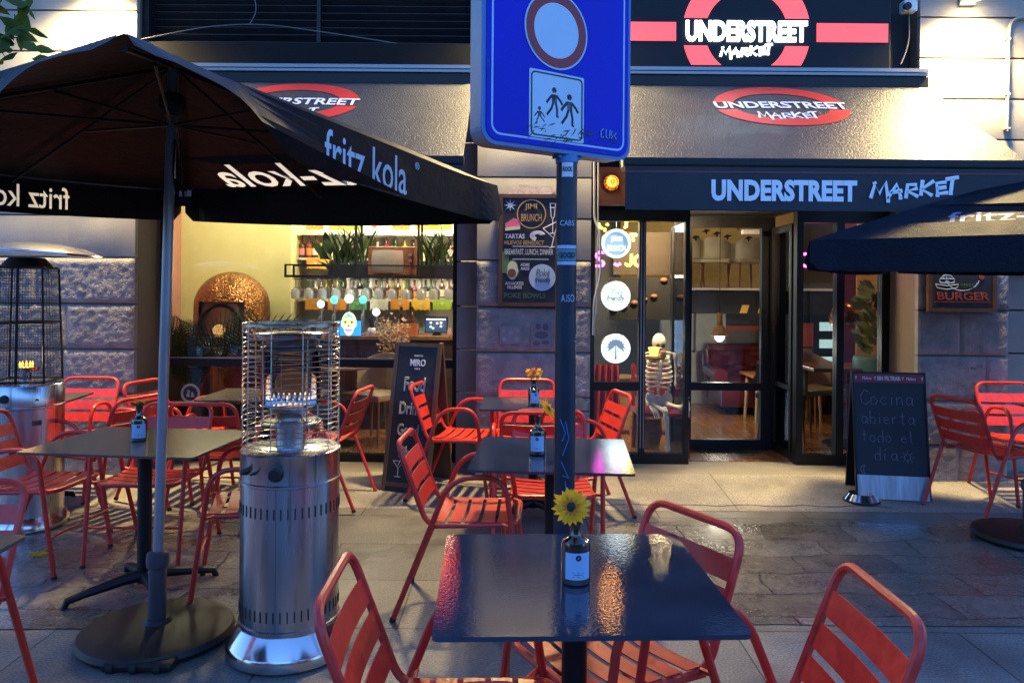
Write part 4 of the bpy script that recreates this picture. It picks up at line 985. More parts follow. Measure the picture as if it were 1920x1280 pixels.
parasol(tuple(c0), [c0+d+V((0, 0, 1.775)), c0+e+V((0, 0, 1.78)), c0-d+V((0, 0, 1.80)), c0-e*.8+V((0, 0, 1.80))], (3.11, 4.62, 2.19), lambda k, u: .165,
        'low open navy parasol with wet top, standing at the right picture edge', [('valance', 1, .5, .52, .6, .10, 'fritz kola', M_print2), ('panel', 0, .46, .36, .70, .20, 'fritz-kola', mat('wet_print', (.16, .20, .30), .6)), ('valance', 3, .5, .52, .6, .10, 'fritz kola', M_print2)], mcloth=M_cloth2)
# ================================================================== traffic sign on its post
M_post = mat('dark_blue_post', (.012, .020, .036), .42, .2, var=.3, scale=9, chips=((.05, .06, .07), 30, .66))
M_sblue = mat('sign_blue', (.002, .014, .46), .45, var=.12, scale=3, spec=.2, chips=((.02, .05, .32), 9, .64)); M_sedge = mat('sign_edge_blue', (.05, .17, .42), .4); M_sline = mat('sign_pale_line', (.40, .55, .70), .45); M_sring = mat('sign_dark_red', (.30, .012, .016), .4); M_sface = mat('sign_pale_blue', (.50, .62, .72), .4, var=.04)
post = thing('sign_post', 'dark blue round steel post with stickers between the tables, carrying the blue sign', 'post', (.193, 2.75, 0))
MB().cyl((0, 0, 0), (0, 0, 1.965), .0375, n=28).build('tube', M_post, post, True)
MB().lathe([(.0376, 1.935), (.041, 1.938), (.041, 1.962), (.0376, 1.966)], (0, 0, 0), 28).build('collar', M_sedge, post, True)
MB().lathe([(.075, 0), (.075, .006), (.042, .010), (.042, .03)], (0, 0, 0), 24).build('base_flange', M_post, post, True)
def wrap(name, z, hgt, half, m):
    l = MB(); l.lathe([(.0379, z-hgt/2), (.0379, z+hgt/2)], (0, 0, 0), 14, a0=-PI/2-half, a1=-PI/2+half); return l.build(name, m, post, True)
k = 2.75/FPX
wrap('sticker', HC-(319-545)*k-.0, .055, .55, M_chw); wrap('sticker', HC-(463-545)*k, .012, 1.1, M_blt); wrap('sticker', HC-(478-545)*k, .040, 1.1, mat('sticker_teal', (.10, .22, .24), .5)); wrap('sticker', HC-(493-545)*k, .012, 1.1, M_blt)
text('lettering', 'CABS', M_blt, post, (.0, -.0385, HC-(419-545)*k), FX, FZ, wd=.050, ht=.019, bold=.0, thick=.004)
text('lettering', 'A.ISO', M_blt, post, (.004, -.0385, HC-(558-545)*k), FX, FZ, wd=.046, ht=.026, bold=-.005, thick=.004)
text('lettering', 'GOOD', M_post, post, (0, -.0388, HC-(478-545)*k), FX, FZ, wd=.058, ht=.020, bold=.02, thick=.004)
text('lettering', 'ROCK', M_post, post, (0, -.0386, HC-(319-545)*k), FX, FZ, wd=.034, ht=.016, bold=.02, thick=.004)
mb = MB(); strokes(mb, [[(-.02, .05), (.0, .0), (-.012, -.03)], [(.0, .04), (.012, -.02), (-.01, -.08)], [(-.015, -.10), (.012, -.16), (-.01, -.15)], [(.0, -.17), (.005, -.23)]], (0, -.0385, .98), FX, FZ, .0015); mb.build('scratches', M_sedge, post)
ang = math.radians(33)
sg = thing('traffic_sign', 'blue rectangular pedestrian zone sign box with red ring and three walking figures', 'traffic sign', (.193, 2.75, 1.953), ang)
SW0, SW1, SZ0, SZ1 = -.376, .262, .012, .665; cx, cz = (SW0+SW1)/2, (SZ0+SZ1)/2; TH = .085
def sprism(poly, y, t=-.002): return MB().prism(poly, (0, y, 0), FX, FZ, t)
mb = MB(); mb.prism(rrect(SW1-SW0, SZ1-SZ0, .055, 6, cx, cz), (0, -.03, 0), FX, FZ, -TH+.012); mb.build('box', mat('sign_box_grey', (.32, .33, .35), .45, .3, var=.1), sg)
fy = -.03
MB().prism(rrect(SW1-SW0+.004, SZ1-SZ0+.004, .056, 6, cx, cz), (0, fy-.0005, 0), FX, FZ, .007).build('rim', M_sedge, sg)
MB().prism(rrect(SW1-SW0-.026, SZ1-SZ0-.026, .045, 6, cx, cz), (0, fy-.0105, 0), FX, FZ, .002).build('face', M_sblue, sg)
o_, i_ = rrect(SW1-SW0-.062, SZ1-SZ0-.062, .036, 6, cx, cz), rrect(SW1-SW0-.076, SZ1-SZ0-.076, .03, 6, cx, cz)
MB().ring2d(o_, i_, (0, fy-.012, 0), FX, FZ, .001).build('border_line', M_sline, sg)
rc = (-.082, .430)
MB().ring2d(circ(.135, 48, *rc), circ(.129, 48, *rc), (0, fy-.0135, 0), FX, FZ, .002).build('ring_edge', M_sline, sg)
MB().ring2d(circ(.1285, 48, *rc), circ(.096, 48, *rc), (0, fy-.0135, 0), FX, FZ, .002).build('red_ring', M_sring, sg)
MB().prism(circ(.0955, 48, *rc), (0, fy-.0130, 0), FX, FZ, .002).build('disc', M_sface, sg)
pc = (-.078, .168); pw, ph = .235, .232
MB().prism(rrect(pw, ph, .006, 3, *pc), (0, fy-.0130, 0), FX, FZ, .002).build('plate', M_sface, sg)
MB().ring2d(rrect(pw-.014, ph-.014, .016, 4, *pc), rrect(pw-.022, ph-.022, .013, 4, *pc), (0, fy-.0150, 0), FX, FZ, .002).build('plate_line', M_chalk, sg)
def walker(px, pz, s, child=False):
    mb = MB(); y = fy-.0150; o = V((px, y, pz))
    mb.prism(circ(.115*s, 16, 0, .88*s), o, FX, FZ, -.001)
    mb.prism([(-.12*s, .72*s), (.12*s, .72*s), (.14*s, .40*s), (-.10*s, .40*s)], o, FX, FZ, -.0012)
    L = [[(-.10, .68), (-.30, .45), (-.36, .36)], [(.11, .68), (.30, .50), (.40, .36)], [(-.04, .42), (-.12, .18), (-.34, -.10)], [(.07, .42), (.14, .15), (.14, -.12), (.22, -.12)]]
    if child: L[2] = [(-.04, .42), (-.18, .15), (-.20, -.10)]; L[3] = [(.07, .42), (.26, .22), (.38, .10)]
    strokes(mb, [[(x*s, z*s) for x, z in l] for l in L], o+V((0, .0004, 0)), FX, FZ, .065*s); return mb.build('walking_figure', M_chalk, sg)
walker(-.153, .103, .056, True); walker(-.091, .143, .090); walker(-.025, .121, .098)
mb = MB()
for i in range(60):
    x = random.uniform(-.28, .20); z = .075 + random.gauss(0, .018); a = random.uniform(0, PI); l = random.uniform(.004, .02); mb.prism([(-l, -.0012), (l*.2, -.002), (l, 0), (0, .0022)], (x, fy-.0160-random.uniform(0, .0006), z), V((math.cos(a*.3), 0, math.sin(a*.3))), V((-math.sin(a*.3), 0, math.cos(a*.3))), -.0004)
mb.build('moss_stains', mat('moss', (.04, .075, .05), .9), sg)
mb = MB(); strokes(mb, [[(.0, .03), (-.012, .022), (-.012, .0), (.002, .0)], [(.012, .03), (.012, .002), (.022, -.002)], [(.03, .03), (.028, .0)], [(.04, .026), (.034, .014), (.044, .008), (.036, 0)], [(.06, .022), (.05, .012), (.06, .0)]], (.13, fy-.0165, .085), FX, FZ, .0012); mb.build('scratched_tag', M_sline, sg)
MB().prism(rrect(SW1-SW0, .55, .055, 6, cx, SZ1+.005+.285), (0, -.03, 0), FX, FZ, -TH+.012).build('upper_box', MATS['sign_box_grey'], sg)
MB().prism(rrect(SW1-SW0, .55, .055, 6, cx, SZ1+.005+.285), (0, fy-.0005, 0), FX, FZ, .008).build('upper_rim', M_sedge, sg)
MB().prism(rrect(SW1-SW0-.03, .52, .045, 6, cx, SZ1+.005+.285), (0, fy-.0115, 0), FX, FZ, .002).build('upper_face', M_chalk, sg)
MB().span((-.05, -.02, -.002), (.05, .02, .012)).build('post_clamp', M_sedge, sg)

# ------------------------------------------------------------------ easels
M_easel = mat('easel_wood', (.10, .055, .03), .55, var=.3, scale=5, stretch=(3, 3, .5))
def easel(loc, rz, wd, ht, tilt, label, frame, wood=True):
    t = thing('chalkboard_easel', label, 'sandwich board', loc, rz); T = Rx(-tilt); ax, ay = FX, T @ V((0, 0, 1)); nn = V(ax).cross(ay)
    def q(x, z, n=0.0): return V(ax)*x + ay*z - V((0, 1, 0))*0 + nn*n
    mb = MB(); mb.box(q(0, ht/2), (wd-.01, .012, ht-.01), T); mb.build('board', M_chalk, t)
    fm = M_easel if wood else M_black; f = MB(); b = frame
    for s in (-1, 1): f.box(q(s*(wd/2-b/2), ht/2), (b, .026, ht), T)
    f.box(q(0, ht-b/2), (wd-2*b, .024, b), T); f.box(q(0, b/2+.04), (wd-2*b, .024, b), T); f.build('frame', fm, t)
    T2 = Rx(tilt*.9); back = V((0, ht*math.sin(tilt)*2.0, 0)); m2 = MB(); up2 = T2 @ V((0, 0, 1))
    for s in (-1, 1): m2.box(back + V((s*(wd/2-b/2), 0, 0)) + up2*(ht/2), (b, .022, ht), T2)
    m2.box(back + up2*(ht*.25), (wd-2*b, .02, b), T2); m2.box(back + up2*(ht*.5)+V((0, -.004, 0)), (wd-.02, .008, ht-.03), T2); m2.build('rear_leaf', fm, t)
    return t, q, ax, ay
pe = PX(772, 884, 5.72); el, q, ax, ay = easel((pe.x-.02, 5.50, gz(5.5)), math.radians(-20), .375, 1.08, math.radians(11), 'tall wooden chalkboard easel with chalk drinks list in front of the bar window', .028)
zf = .008
text('lettering', 'MIRO', M_chw, el, q(.01, .935, zf), ax, ay, wd=.125, ht=.052, bold=.02)
text('lettering', 'VERMUT DE', M_chw, el, q(.01, .985, zf), ax, ay, wd=.07, ht=.012, bold=.01); text('lettering', 'REUS', M_chw, el, q(.01, .89, zf), ax, ay, wd=.045, ht=.011, bold=.01)
for body, z, wd, ht, x in (('Food', .775, .17, .105, .0), ('Drinks', .60, .21, .09, .0), ('Good', .445, .17, .085, -.02), ('Vibes', .285, .17, .085, -.01)):
    text('lettering', body, M_chw, el, q(x, z, zf), ax, ay, wd=wd, ht=ht, outline=.017)
mb = MB(); strokes(mb, [[(-.045, .05), (.0, .0), (.045, .05), (-.045, .05)], [(0, 0), (0, -.06)], [(-.025, -.06), (.025, -.06)], [(.02, .07), (-.005, .015)]], q(-.07, .17, zf), ax, ay, .0022)
strokes(mb, [[(-.025, .015), (.025, .015), (.015, -.02), (-.015, -.02), (-.025, .015)], [(-.012, .022), (-.005, .035)], [(.05, -.02), (.06, .025), (.075, -.02)], [(.065, -.02), (.085, .015), (.10, -.02)], [(.03, .40), (.06, .36), (.04, .32)]], q(.05, .13, zf), ax, ay, .0022)
mb.build('chalk_drawing', M_chw, el)
pe = PX(1671, 936, 5.47); el, q, ax, ay = easel((pe.x, 5.44, gz(5.44)), math.radians(-9), .50, .90, math.radians(9), 'black chalkboard easel with red band and handwriting, beside the entrance', .012, wood=False)
mb = MB(); mb.box(q(0, .855, .0125), (.475, .003, .062), Rx(-math.radians(9))); mb.build('red_band', mat('dull_red_band', (.26, .018, .04), .5), el)
text('lettering', 'SIN FILTRAR', M_chw, el, q(.0, .855, .016), ax, ay, wd=.16, ht=.030, bold=.02)
for s in (-1, 1): text('lettering', 'Mahou', M_chw, el, q(s*.15, .855, .016), ax, ay, wd=.065, ht=.022, shear=.2)
mb = MB(); 
for s in (-.225, -.095, .095, .225): strokes(mb, [[(0, -.012), (0, .012), (-.007, .004)], [(0, .012), (.007, .004)]], q(s, .855, .016), ax, ay, .002)
mb.build('print', M_chw, el)
M_faint = mat('faint_chalk', (.16, .17, .24), .9, var=.25, scale=50)
HAND = {'C': [[(.6, .85), (.3, 1), (.05, .6), (.1, .15), (.4, 0), (.65, .2)]], 'o': [[(.3, .55), (.08, .45), (.1, .1), (.35, 0), (.55, .25), (.3, .55)]], 'c': [[(.5, .45), (.25, .55), (.08, .25), (.25, 0), (.5, .1)]], 'i': [[(.2, .55), (.2, 0)], [(.2, .75), (.22, .8)]],
        'n': [[(.1, .55), (.1, 0)], [(.1, .4), (.35, .55), (.45, .4), (.48, 0)]], 'a': [[(.5, .5), (.2, .55), (.06, .25), (.2, 0), (.45, .15), (.5, .5)], [(.5, .5), (.5, .05), (.6, 0)]], 'b': [[(.1, 1), (.1, 0), (.4, .0), (.52, .3), (.35, .52), (.1, .4)]],
        'e': [[(.1, .3), (.5, .32), (.35, .55), (.12, .45), (.08, .15), (.3, 0), (.52, .1)]], 'r': [[(.1, .55), (.12, 0)], [(.12, .4), (.3, .55), (.42, .5)]], 't': [[(.25, .95), (.22, .1), (.4, 0)], [(.05, .6), (.45, .62)]], 'd': [[(.5, 1), (.5, 0), (.15, .0), (.06, .3), (.2, .52), (.5, .42)]], 'l': [[(.2, 1), (.2, .05), (.35, 0)]], ' ': [], 'í': [[(.2, .55), (.2, 0)], [(.18, .7), (.32, .9)]]}
mb = MB()
for word, x, z, s in (('Cocina', -.20, .665, .105), ('abierta', -.20, .53, .09), ('todo el', -.20, .40, .085), ('día', -.12, .275, .09)):
    cxx = x
    for ch in word:
        strokes(mb, [[(px*s*.95 + cxx, pz*s+z) for px, pz in l] for l in HAND[ch]], q(0, 0, .009), ax, ay, .0026); cxx += s*(.62 if ch != 'i' else .42)
strokes(mb, [[(.105+.022*math.cos(a), .30+.022*math.sin(a)) for a in [2*PI*i/14 for i in range(15)]]] + [[(.105+.030*math.cos(a), .30+.030*math.sin(a)), (.105+.046*math.cos(a), .30+.046*math.sin(a))] for a in [2*PI*i/8 for i in range(8)]] + [[(-.19+.022*math.cos(a), .205+.03*math.sin(a)) for a in [PI*.4+PI*1.2*i/9 for i in range(10)]], [(-.183+.010*math.cos(a), .205+.026*math.sin(a)) for a in [PI*.45+PI*1.1*i/9 for i in range(10)]]], q(0, 0, .009), ax, ay, .0022)
mb.build('handwriting', M_faint, el)
mb = MB(); mb.box(q(0, .085, .014), (.478, .004, .165), Rx(-math.radians(9))); mb.build('metal_foot_panel', mat('streaked_metal', (.42, .42, .46), .38, .9, var=.35, scale=5, stretch=(7, 1, .5)), el)
# steel dog bowl
pb = PX(1583, 917, 5.7); t = thing('dog_bowl', 'small steel dog bowl on the pavement beside the right easel', 'bowl', (pb.x, 5.42, gz(5.42)))
MB().lathe([(.115, 0), (.118, .008), (.085, .055), (.08, .056), (.072, .048), (.06, .012), (.001, .010)], (0, 0, 0), 32).build('bowl', M_steel2, t, True)
MB().lathe([(.119, 0), (.124, .004), (.119, .012)], (0, 0, 0), 32).build('rubber_ring', M_rub, t, True)
# leaves on the ground
def star_leaf(p, r, a, m, label):
    mb = MB(); pts = []
    for i in range(10): rr = r if i % 2 == 0 else r*.42; pts.append((rr*math.cos(a+PI*i/5)*(1.2 if i == 0 else 1), rr*math.sin(a+PI*i/5)))
    vs = [(x, y, .001 + (.006 if i % 2 else .014)*(random.random())) for i, (x, y) in enumerate(pts)] + [(0, 0, .004)]
    mb.add(vs, [(i, (i+1) % 10, 10) for i in range(10)]); mb.tube([(0, 0, .004), (-r*.8*math.cos(a), -r*.8*math.sin(a), .005)], .0012, 4)
    o = mb.build('fallen_leaf', m); o.location = p; tag(o, label, 'leaf')
g = PX(84, 1040, 4.3); star_leaf((g.x, 4.25, .004), .075, .3, M_petal, 'yellow star shaped leaf lying on the wet pavers left of the left table')
star_leaf((-1.62*1.0 - .2, 3.45, .004), .05, 1.1, M_stem, 'small green leaf on the paving beside the left table foot'); star_leaf((-1.73, 3.5, .004), .035, 2.1, mat('dry_leaf', (.05, .035, .02), .8), 'small dark dry leaf beside the left table foot')

# ------------------------------------------------------------------ tree reaching in at the upper left
M_bark = mat('bark', (.09, .07, .05), .9, var=.3, bump=.5, bscale=30); M_leaf = see_through('green_leaves', (.075, .13, .018), .45)
tr = thing('tree', 'leafy tree twig reaching in at the upper left corner', 'tree', (-3.6, 2.0, 0))
tk = MB(); tk.tube([(0, 0, 0), (.03, .05, 1.2), (-.05, .1, 2.4), (.1, .2, 3.6), (.05, .2, 5.0)], [.13, .11, .09, .07, .05], 10)
tk.tube([(-.05, .1, 2.5), (.5, .45, 2.95), (1.1, .75, 2.98), (1.55, .95, 2.80)], [.05, .035, .018, .006], 7); tk.tube([(1.0, .70, 2.98), (1.4, .9, 2.62), (1.55, .95, 2.45)], [.014, .008, .003], 5)
for a in range(7): tk.tube([(.05, .15, 3.2+.25*a), (.6*math.cos(a*2.1), .6*math.sin(a*2.1), 3.9+.2*a)], [.04, .012], 6)
tk.build('trunk', M_bark, tr, True)
def leafblob(mb, c, r, n, s):
    for _ in range(n):
        p = V(c) + V((random.gauss(0, r), random.gauss(0, r), random.gauss(0, r*.8))); d = V((random.uniform(-1, 1), random.uniform(-1, 1), random.uniform(-1.1, .2))).normalized(); sd = d.orthogonal().normalized(); sd = (Matrix.Rotation(random.uniform(0, 6.28), 3, d) @ sd); L_ = s*random.uniform(.7, 1.2); nn = d.cross(sd)
        mb.add([p, p+d*L_*.35+sd*L_*.24+nn*L_*.05, p+d*L_*.7+sd*L_*.16, p+d*L_, p+d*L_*.7-sd*L_*.16, p+d*L_*.35-sd*L_*.24+nn*L_*.05], [(0, 1, 2, 3), (0, 3, 4, 5)])
cr = MB()
for px, py, n, r in ((-30, 10, 34, .11), (15, 12, 14, .055), (28, 52, 12, .045), (18, 84, 10, .04), (-60, 60, 26, .1), (10, 40, 10, .05)):
    p = PX(px, py, 2.9) - V((-3.6, 2.0, 0)); leafblob(cr, p, r, n, .085)
for i in range(60):
    a = random.uniform(0, 6.28); leafblob(cr, (random.gauss(0, .75)-.3, random.gauss(0, .75), random.uniform(4.1, 5.6)), .22, 26, .10)
cr.build('crown', M_leaf, tr)

# ------------------------------------------------------------------ the dark street front opposite (only mirrored in the windows)
ob = thing('opposite_building', 'dark house front across the street, seen only as a reflection in the shop windows', 'building', (0, -11, 0))
MB().span((-20, -.4, 0), (20, 0, 4.2)).build('wall', mat('dark_render', (.12, .11, .10), .9), ob)
for i in range(9): 
    wv = MB().span((-15+3.6*i, .002, .6), (-13.2+3.6*i, .05, 2.6)).build('window', M_black, ob); MB().span((-15.1+3.6*i, .0, .5), (-13.1+3.6*i, .12, .58)).build('sill', M_render, wv)
# ================================================================== inside the bar (left window)
FL = .072
M_counter = mat('dark_counter', (.035, .03, .028), .35, var=.3, scale=4); M_ctop = mat('counter_top', (.20, .12, .07), .35, var=.3, scale=6)
CY = 7.75
t = thing('bar_counter', 'long dark bar counter behind the left window', 'bar counter', (-1.6, CY, FL))
MB().span((-2.1, 0, 0), (1.55, .55, .90)).build('front', M_counter, t); MB().span((-2.15, -.05, .905), (1.6, .60, .945), bev=.005).build('countertop', M_ctop, t)
mb = MB()
for i in range(9): mb.span((-2.0+.4*i, -.012, .08), (-1.68+.4*i, -.001, .84))
mb.build('front_panel', mat('counter_panel', (.05, .045, .05), .3, var=.4, scale=6), t)
def onbar(px, d=7.95): p = PX(px, 634, d); return V((p.x, d, FL+.9455))
# back shelves
M_shelfm = mat('shelf_white', (.62, .60, .55), .6); 
t = thing('back_shelf', 'pale back bar shelves full of bottles behind the hanging glasses', 'shelf', (-1.4, 8.84, 0))
for z in (1.36, 1.82, 2.10): MB().span((-1.0, -.22, z-.012), (1.75, .01, z+.012)).build('shelf_board', M_shelfm, t)
MB().span((-.46, -.2, 1.3), (-.42, 0, 2.4)).build('upright', M_shelfm, t)
lamp('AREA', 'shelf_light', t, (.35, -.16, 2.48), 42, (1, .82, .55), 2.3, size_y=.1)
MB().span((-1.0, -.21, 2.49), (1.75, -.10, 2.51)).build('shelf_lamp', glow('warm_strip', (1, .85, .6), 2.0), t)
# hung steel rack carrying television and planters
RY = 8.0
t = thing('hanging_rack', 'black steel rack hanging over the bar with wine glasses underneath', 'rack', (-1.40, RY, 0)); rx0, rx1 = -.93, 1.25
mb = MB()
for y in (-.14, .16):
    mb.span((rx0, y-.012, 1.60), (rx1, y+.012, 1.625)); mb.span((rx0, y-.008, 1.72), (rx1, y+.008, 1.735))
for x in (rx0+.01, -.2, .44, rx1-.01):
    for y in (-.14, .16): mb.span((x-.010, y-.010, 1.625), (x+.010, y+.010, 1.72))
for x in (-.2, .44):
    for y in (-.14, .16): mb.span((x-.012, y-.012, 1.735), (x+.012, y+.012, 2.98))
mb.build('frame', M_black, t)
MB().span((rx0, -.128, 1.606), (rx1, .148, 1.620)).build('shelf_board', M_counter, t)
mb = MB()
for i in range(15): mb.cyl((rx0+.1+.143*i, -.13, 1.588), (rx0+.1+.143*i, .15, 1.588), .005, n=6)
mb.build('glass_rails', M_alu, t)
M_wine = glassy('wine_glass', (.90, .94, .96), 1.6, (1, 1, 1), .06, 1.8)
_n = M_wine.node_tree; _o = _n.nodes['Material Output']; _s = _o.inputs[0].links[0].from_socket; _d = _n.nodes.new('ShaderNodeBsdfDiffuse'); _d.inputs[0].default_value = (.75, .82, .85, 1)
_m = _n.nodes.new('ShaderNodeMixShader'); _m.inputs[0].default_value = .30; _n.links.new(_s, _m.inputs[1]); _n.links.new(_d.outputs[0], _m.inputs[2]); _n.links.new(_m.outputs[0], _o.inputs[0])
gp = None; gi = 0
for i in range(15):
    for y in (-.10, -.01, .08):
        x = -1.40+rx0+.1+.143*i + random.uniform(-.01, .01); loc = (x, RY+y, 1.583)
        lab = 'stemmed wine glass hanging upside down under the black rack'
        if gp is None:
            gp = thing('wine_glass', lab, 'wine glass', loc, 0, 'glasses hanging under the rack')
            MB().lathe([(.038, 0), (.038, -.004), (.007, -.010), (.006, -.075), (.012, -.085), (.042, -.105), (.050, -.14), (.043, -.20)], (0, 0, 0), 16).build('glass', M_wine, gp, True)
        else:
            g2 = dup(gp, loc, 0, lab)
# bottles
BC = {'green': (.02, .07, .02), 'amber': (.10, .03, .008), 'clear': (.42, .44, .42), 'dark': (.015, .012, .012), 'red': (.22, .03, .03), 'yellow': (.45, .38, .06)}
bproto = {}
def bar_bottle(x, y, z, kind, lc, hgt, where):
    key = (kind, lc); lab = '%s bottle with %s label %s' % (kind, lc, where)
    if key not in bproto:
        b = thing('liquor_bottle', lab, 'bottle', (x, y, z), 0, 'bottles on the bar shelves')
        MB().lathe([(.001, 0), (.034, 0), (.037, .006), (.037, .15), (.033, .175), (.014, .20), (.013, .265), (.016, .267), (.016, .28), (.001, .28)], (0, 0, 0), 14).build('glass', mat('bottle_'+kind, BC[kind], .12, coat=.5, var=.1), b, True)
        LC = {'white': (.7, .68, .6), 'orange': (.75, .25, .04), 'black': (.02, .02, .02), 'pink': (.7, .25, .25), 'gold': (.5, .3, .05)}[lc]
        l = MB(); l.lathe([(.0376, .04), (.0376, .125)], (0, 0, 0), 10, a0=-PI/2-1.2, a1=-PI/2+1.2); l.build('label', mat('label_'+lc, LC, .6), b)
        MB().cyl((0, 0, .28), (0, 0, .30), .015, n=10).build('cap', M_black, b); bproto[key] = b
    else: b = dup(bproto[key], (x, y, z), 0, lab)
    b.scale = (1, 1, hgt); return b
kinds = [('dark', 'white'), ('amber', 'pink'), ('red', 'orange'), ('amber', 'white'), ('yellow', 'gold'), ('green', 'white'), ('yellow', 'white'), ('clear', 'gold'), ('clear', 'black'), ('green', 'gold'), ('clear', 'white'), ('amber', 'gold')]
for i, px in enumerate((553, 566, 580, 592, 602, 612, 622)):
    k = kinds[i]; bar_bottle(PX(px, 480, 8.72).x, 8.72, 1.832, k[0], k[1], (.9 if i < 4 else .62), 'on the upper shelf left of the television')
for i in range(26):
    px = 592+10.3*i; k = kinds[(i*5+8) % 12]; bar_bottle(PX(px, 550, 8.72).x, 8.72, 1.372, k[0], k[1], random.uniform(.72, .95), 'on the long shelf behind the hanging glasses')
for i in range(13):
    px = 640+17*i; k = kinds[(i*7+3) % 12]; bar_bottle(PX(px, 450, 8.72).x, 8.72, 1.832, k[0], k[1], random.uniform(.6, .95), 'on the upper shelf behind television and plants')
# retro television
p = PX(737, 487, RY-.02)
t = thing('television', 'retro wooden television set with grey curved screen on the hanging rack', 'television', (p.x, RY-.02, 1.621))
MB().box((0, .06, .155), (.50, .26, .30), bev=.012).build('case', mat('tv_walnut', (.12, .05, .025), .4, var=.3, stretch=(1, 1, 8)), t)
sc = MB(); n = 12; vs = []
for j in range(n+1):
    for i in range(n+1):
        u, v_ = i/n*2-1, j/n*2-1; f = 1-.05*(v_*v_); g2 = 1-.05*u*u; vs.append((-.045+.165*u*f, -.073-.022*(1-u*u*.6-v_*v_*.6), .15+.12*v_*g2))
sc.add(vs, [(j*(n+1)+i, j*(n+1)+i+1, (j+1)*(n+1)+i+1, (j+1)*(n+1)+i) for j in range(n) for i in range(n)]); sc.build('screen', mat('tv_screen', (.17, .16, .15), .25, var=.05), t, True)
mb = MB()
for z in (.22, .16): mb.cyl((.19, -.088, z), (.19, -.07, z), .018, n=14)
mb.build('knob', M_alu, t, True)
# planters with upright leaves
M_plant = mat('dark_palm_green', (.018, .045, .012), .5, var=.4); M_plant2 = mat('olive_leaf', (.06, .10, .025), .5, var=.4)
def bladeplant(name, loc, n, h, spread, label, m=M_plant, pot=(.40, .12, .11), wdt=.012, rz=0, droop=.35):
    t = thing(name, label, 'plant', loc, rz)
    if pot: MB().box((0, 0, pot[2]/2), pot, bev=.006).build('planter', M_black, t)
    mb = MB(); z0 = pot[2]*.9 if pot else 0
    for i in range(n):
        a = random.uniform(0, 2*PI); r0 = random.uniform(0, .4)*(pot[0] if pot else .1); b = V((random.uniform(-.42, .42)*(pot[0] if pot else .2), random.uniform(-.04, .04), z0)); L_ = h*random.uniform(.55, 1.05); d = V((math.cos(a)*spread, math.sin(a)*spread*.5, 1)).normalized(); s = V((-math.sin(a), math.cos(a), 0)).normalized() if i % 2 else V((1, 0, 0)); vs = []; k = 5
        for j in range(k+1):
            f = j/k; c = b + d*(L_*f) + V((math.cos(a), math.sin(a)*.5, 0))*(L_*droop*f*f) - V((0, 0, L_*droop*.5*f**3)); wv = wdt*(math.sin(PI*min(1, .12+.88*f))+.05); vs += [c-s*wv, c+s*wv]
        mb.add(vs, [(2*j, 2*j+1, 2*j+3, 2*j+2) for j in range(k)])
    mb.build('foliage', m, t, True); return t
for px, lab in ((655, 'grassy plant in a black planter left of the television'), (818, 'grassy plant in a black planter right of the television')):
    bladeplant('potted_plant', (PX(px, 510, RY).x, RY-.01, 1.621), 60, .50, .22, lab)
bladeplant('potted_plant', (PX(624, 500, RY).x, RY-.03, 1.621), 14, .18, .8, 'small spiky plant at the left end of the black planter', pot=(.07, .07, .06))
bladeplant('hanging_leaf', (PX(608, 438, 8.2).x, 8.2, 1.80), 5, .35, .3, 'broad dark leaf hanging over the left shelf', pot=None, wdt=.05)
# paper bunting
PAP = {'orange': (.85, .34, .03), 'yellow': (.85, .50, .04), 'lime': (.36, .58, .04), 'white': (.75, .75, .68), 'green': (.12, .45, .14)}
def flag(px, py, d, colr, label, w_=.20, h_=.125):
    c = PX(px, py, d); t = thing('paper_flag', label, 'bunting', c, 0, 'cut paper bunting flags'); k = 24
    top = [(-w_/2+w_*i/k, .0) for i in range(k+1)]; bot = [(-w_/2+w_*i/k, -h_+.018*abs(math.sin(PI*4*i/k))) for i in range(k+1)]
    mb = MB(); vs = [(x, .004*math.sin(x*30), z) for x, z in top+bot]; mb.add(vs, [(i, i+1, k+2+i, k+1+i) for i in range(k)]); mb.build('paper', mat('paper_'+colr, PAP[colr], .8, var=.05), t)
    mb = MB(); 
    for i in range(7): a = PI*i/6; mb.prism([(x+.045*math.cos(a), z-.085+.045*math.sin(a)) for x, z in circ(.006, 8)], (0, -.006, 0), FX, FZ, -.001)
    for i in range(9): mb.prism([(x-w_*.42+w_*.84*i/8, z-.012) for x, z in circ(.005, 6)], (0, -.006, 0), FX, FZ, -.001)
    mb.prism(circ(.016, 10, 0, -.06), (0, -.006, 0), FX, FZ, -.001); mb.build('cutouts', M_cream, t)
for i, (px, py, c) in enumerate(((592, 484, 'orange'), (617, 485, 'yellow'), (590, 412, 'orange'), (664, 412, 'lime'), (634, 412, 'yellow'), (715, 412, 'white'), (752, 412, 'orange'), (797, 412, 'yellow'), (830, 412, 'lime'))):
    flag(px, py, 8.6, c, '%s cut paper flag hanging from the upper shelf, %s' % (c, ('over the bottles at the left', 'beside the spiky plant', 'topmost at the left', 'behind the left grassy plant', 'over the broad dark leaf', 'behind the red neon', 'above the television', 'behind the right grassy plant', 'topmost at the right end')[i]))
for i, (px, c) in enumerate(((590, 'orange'), (632, 'orange'), (671, 'green'), (711, 'white'), (750, 'orange'), (789, 'yellow'), (829, 'lime'))):
    flag(px, 559, 8.55, c, '%s cut paper flag under the long bottle shelf, %s' % (c, ('at its left end', 'left of the beer taps', 'right of the beer taps', 'next to the orange one', 'over the orange crate', 'between orange and lime', 'at its right end over the screen')[i]), w_=.205, h_=.14)
bun = MB(); bun.tube([PX(545, 559, 8.555), PX(860, 559, 8.555)], .002, 4); tag(bun.build('bunting_string', M_chw), 'thin string that carries the cut paper bunting', 'string')
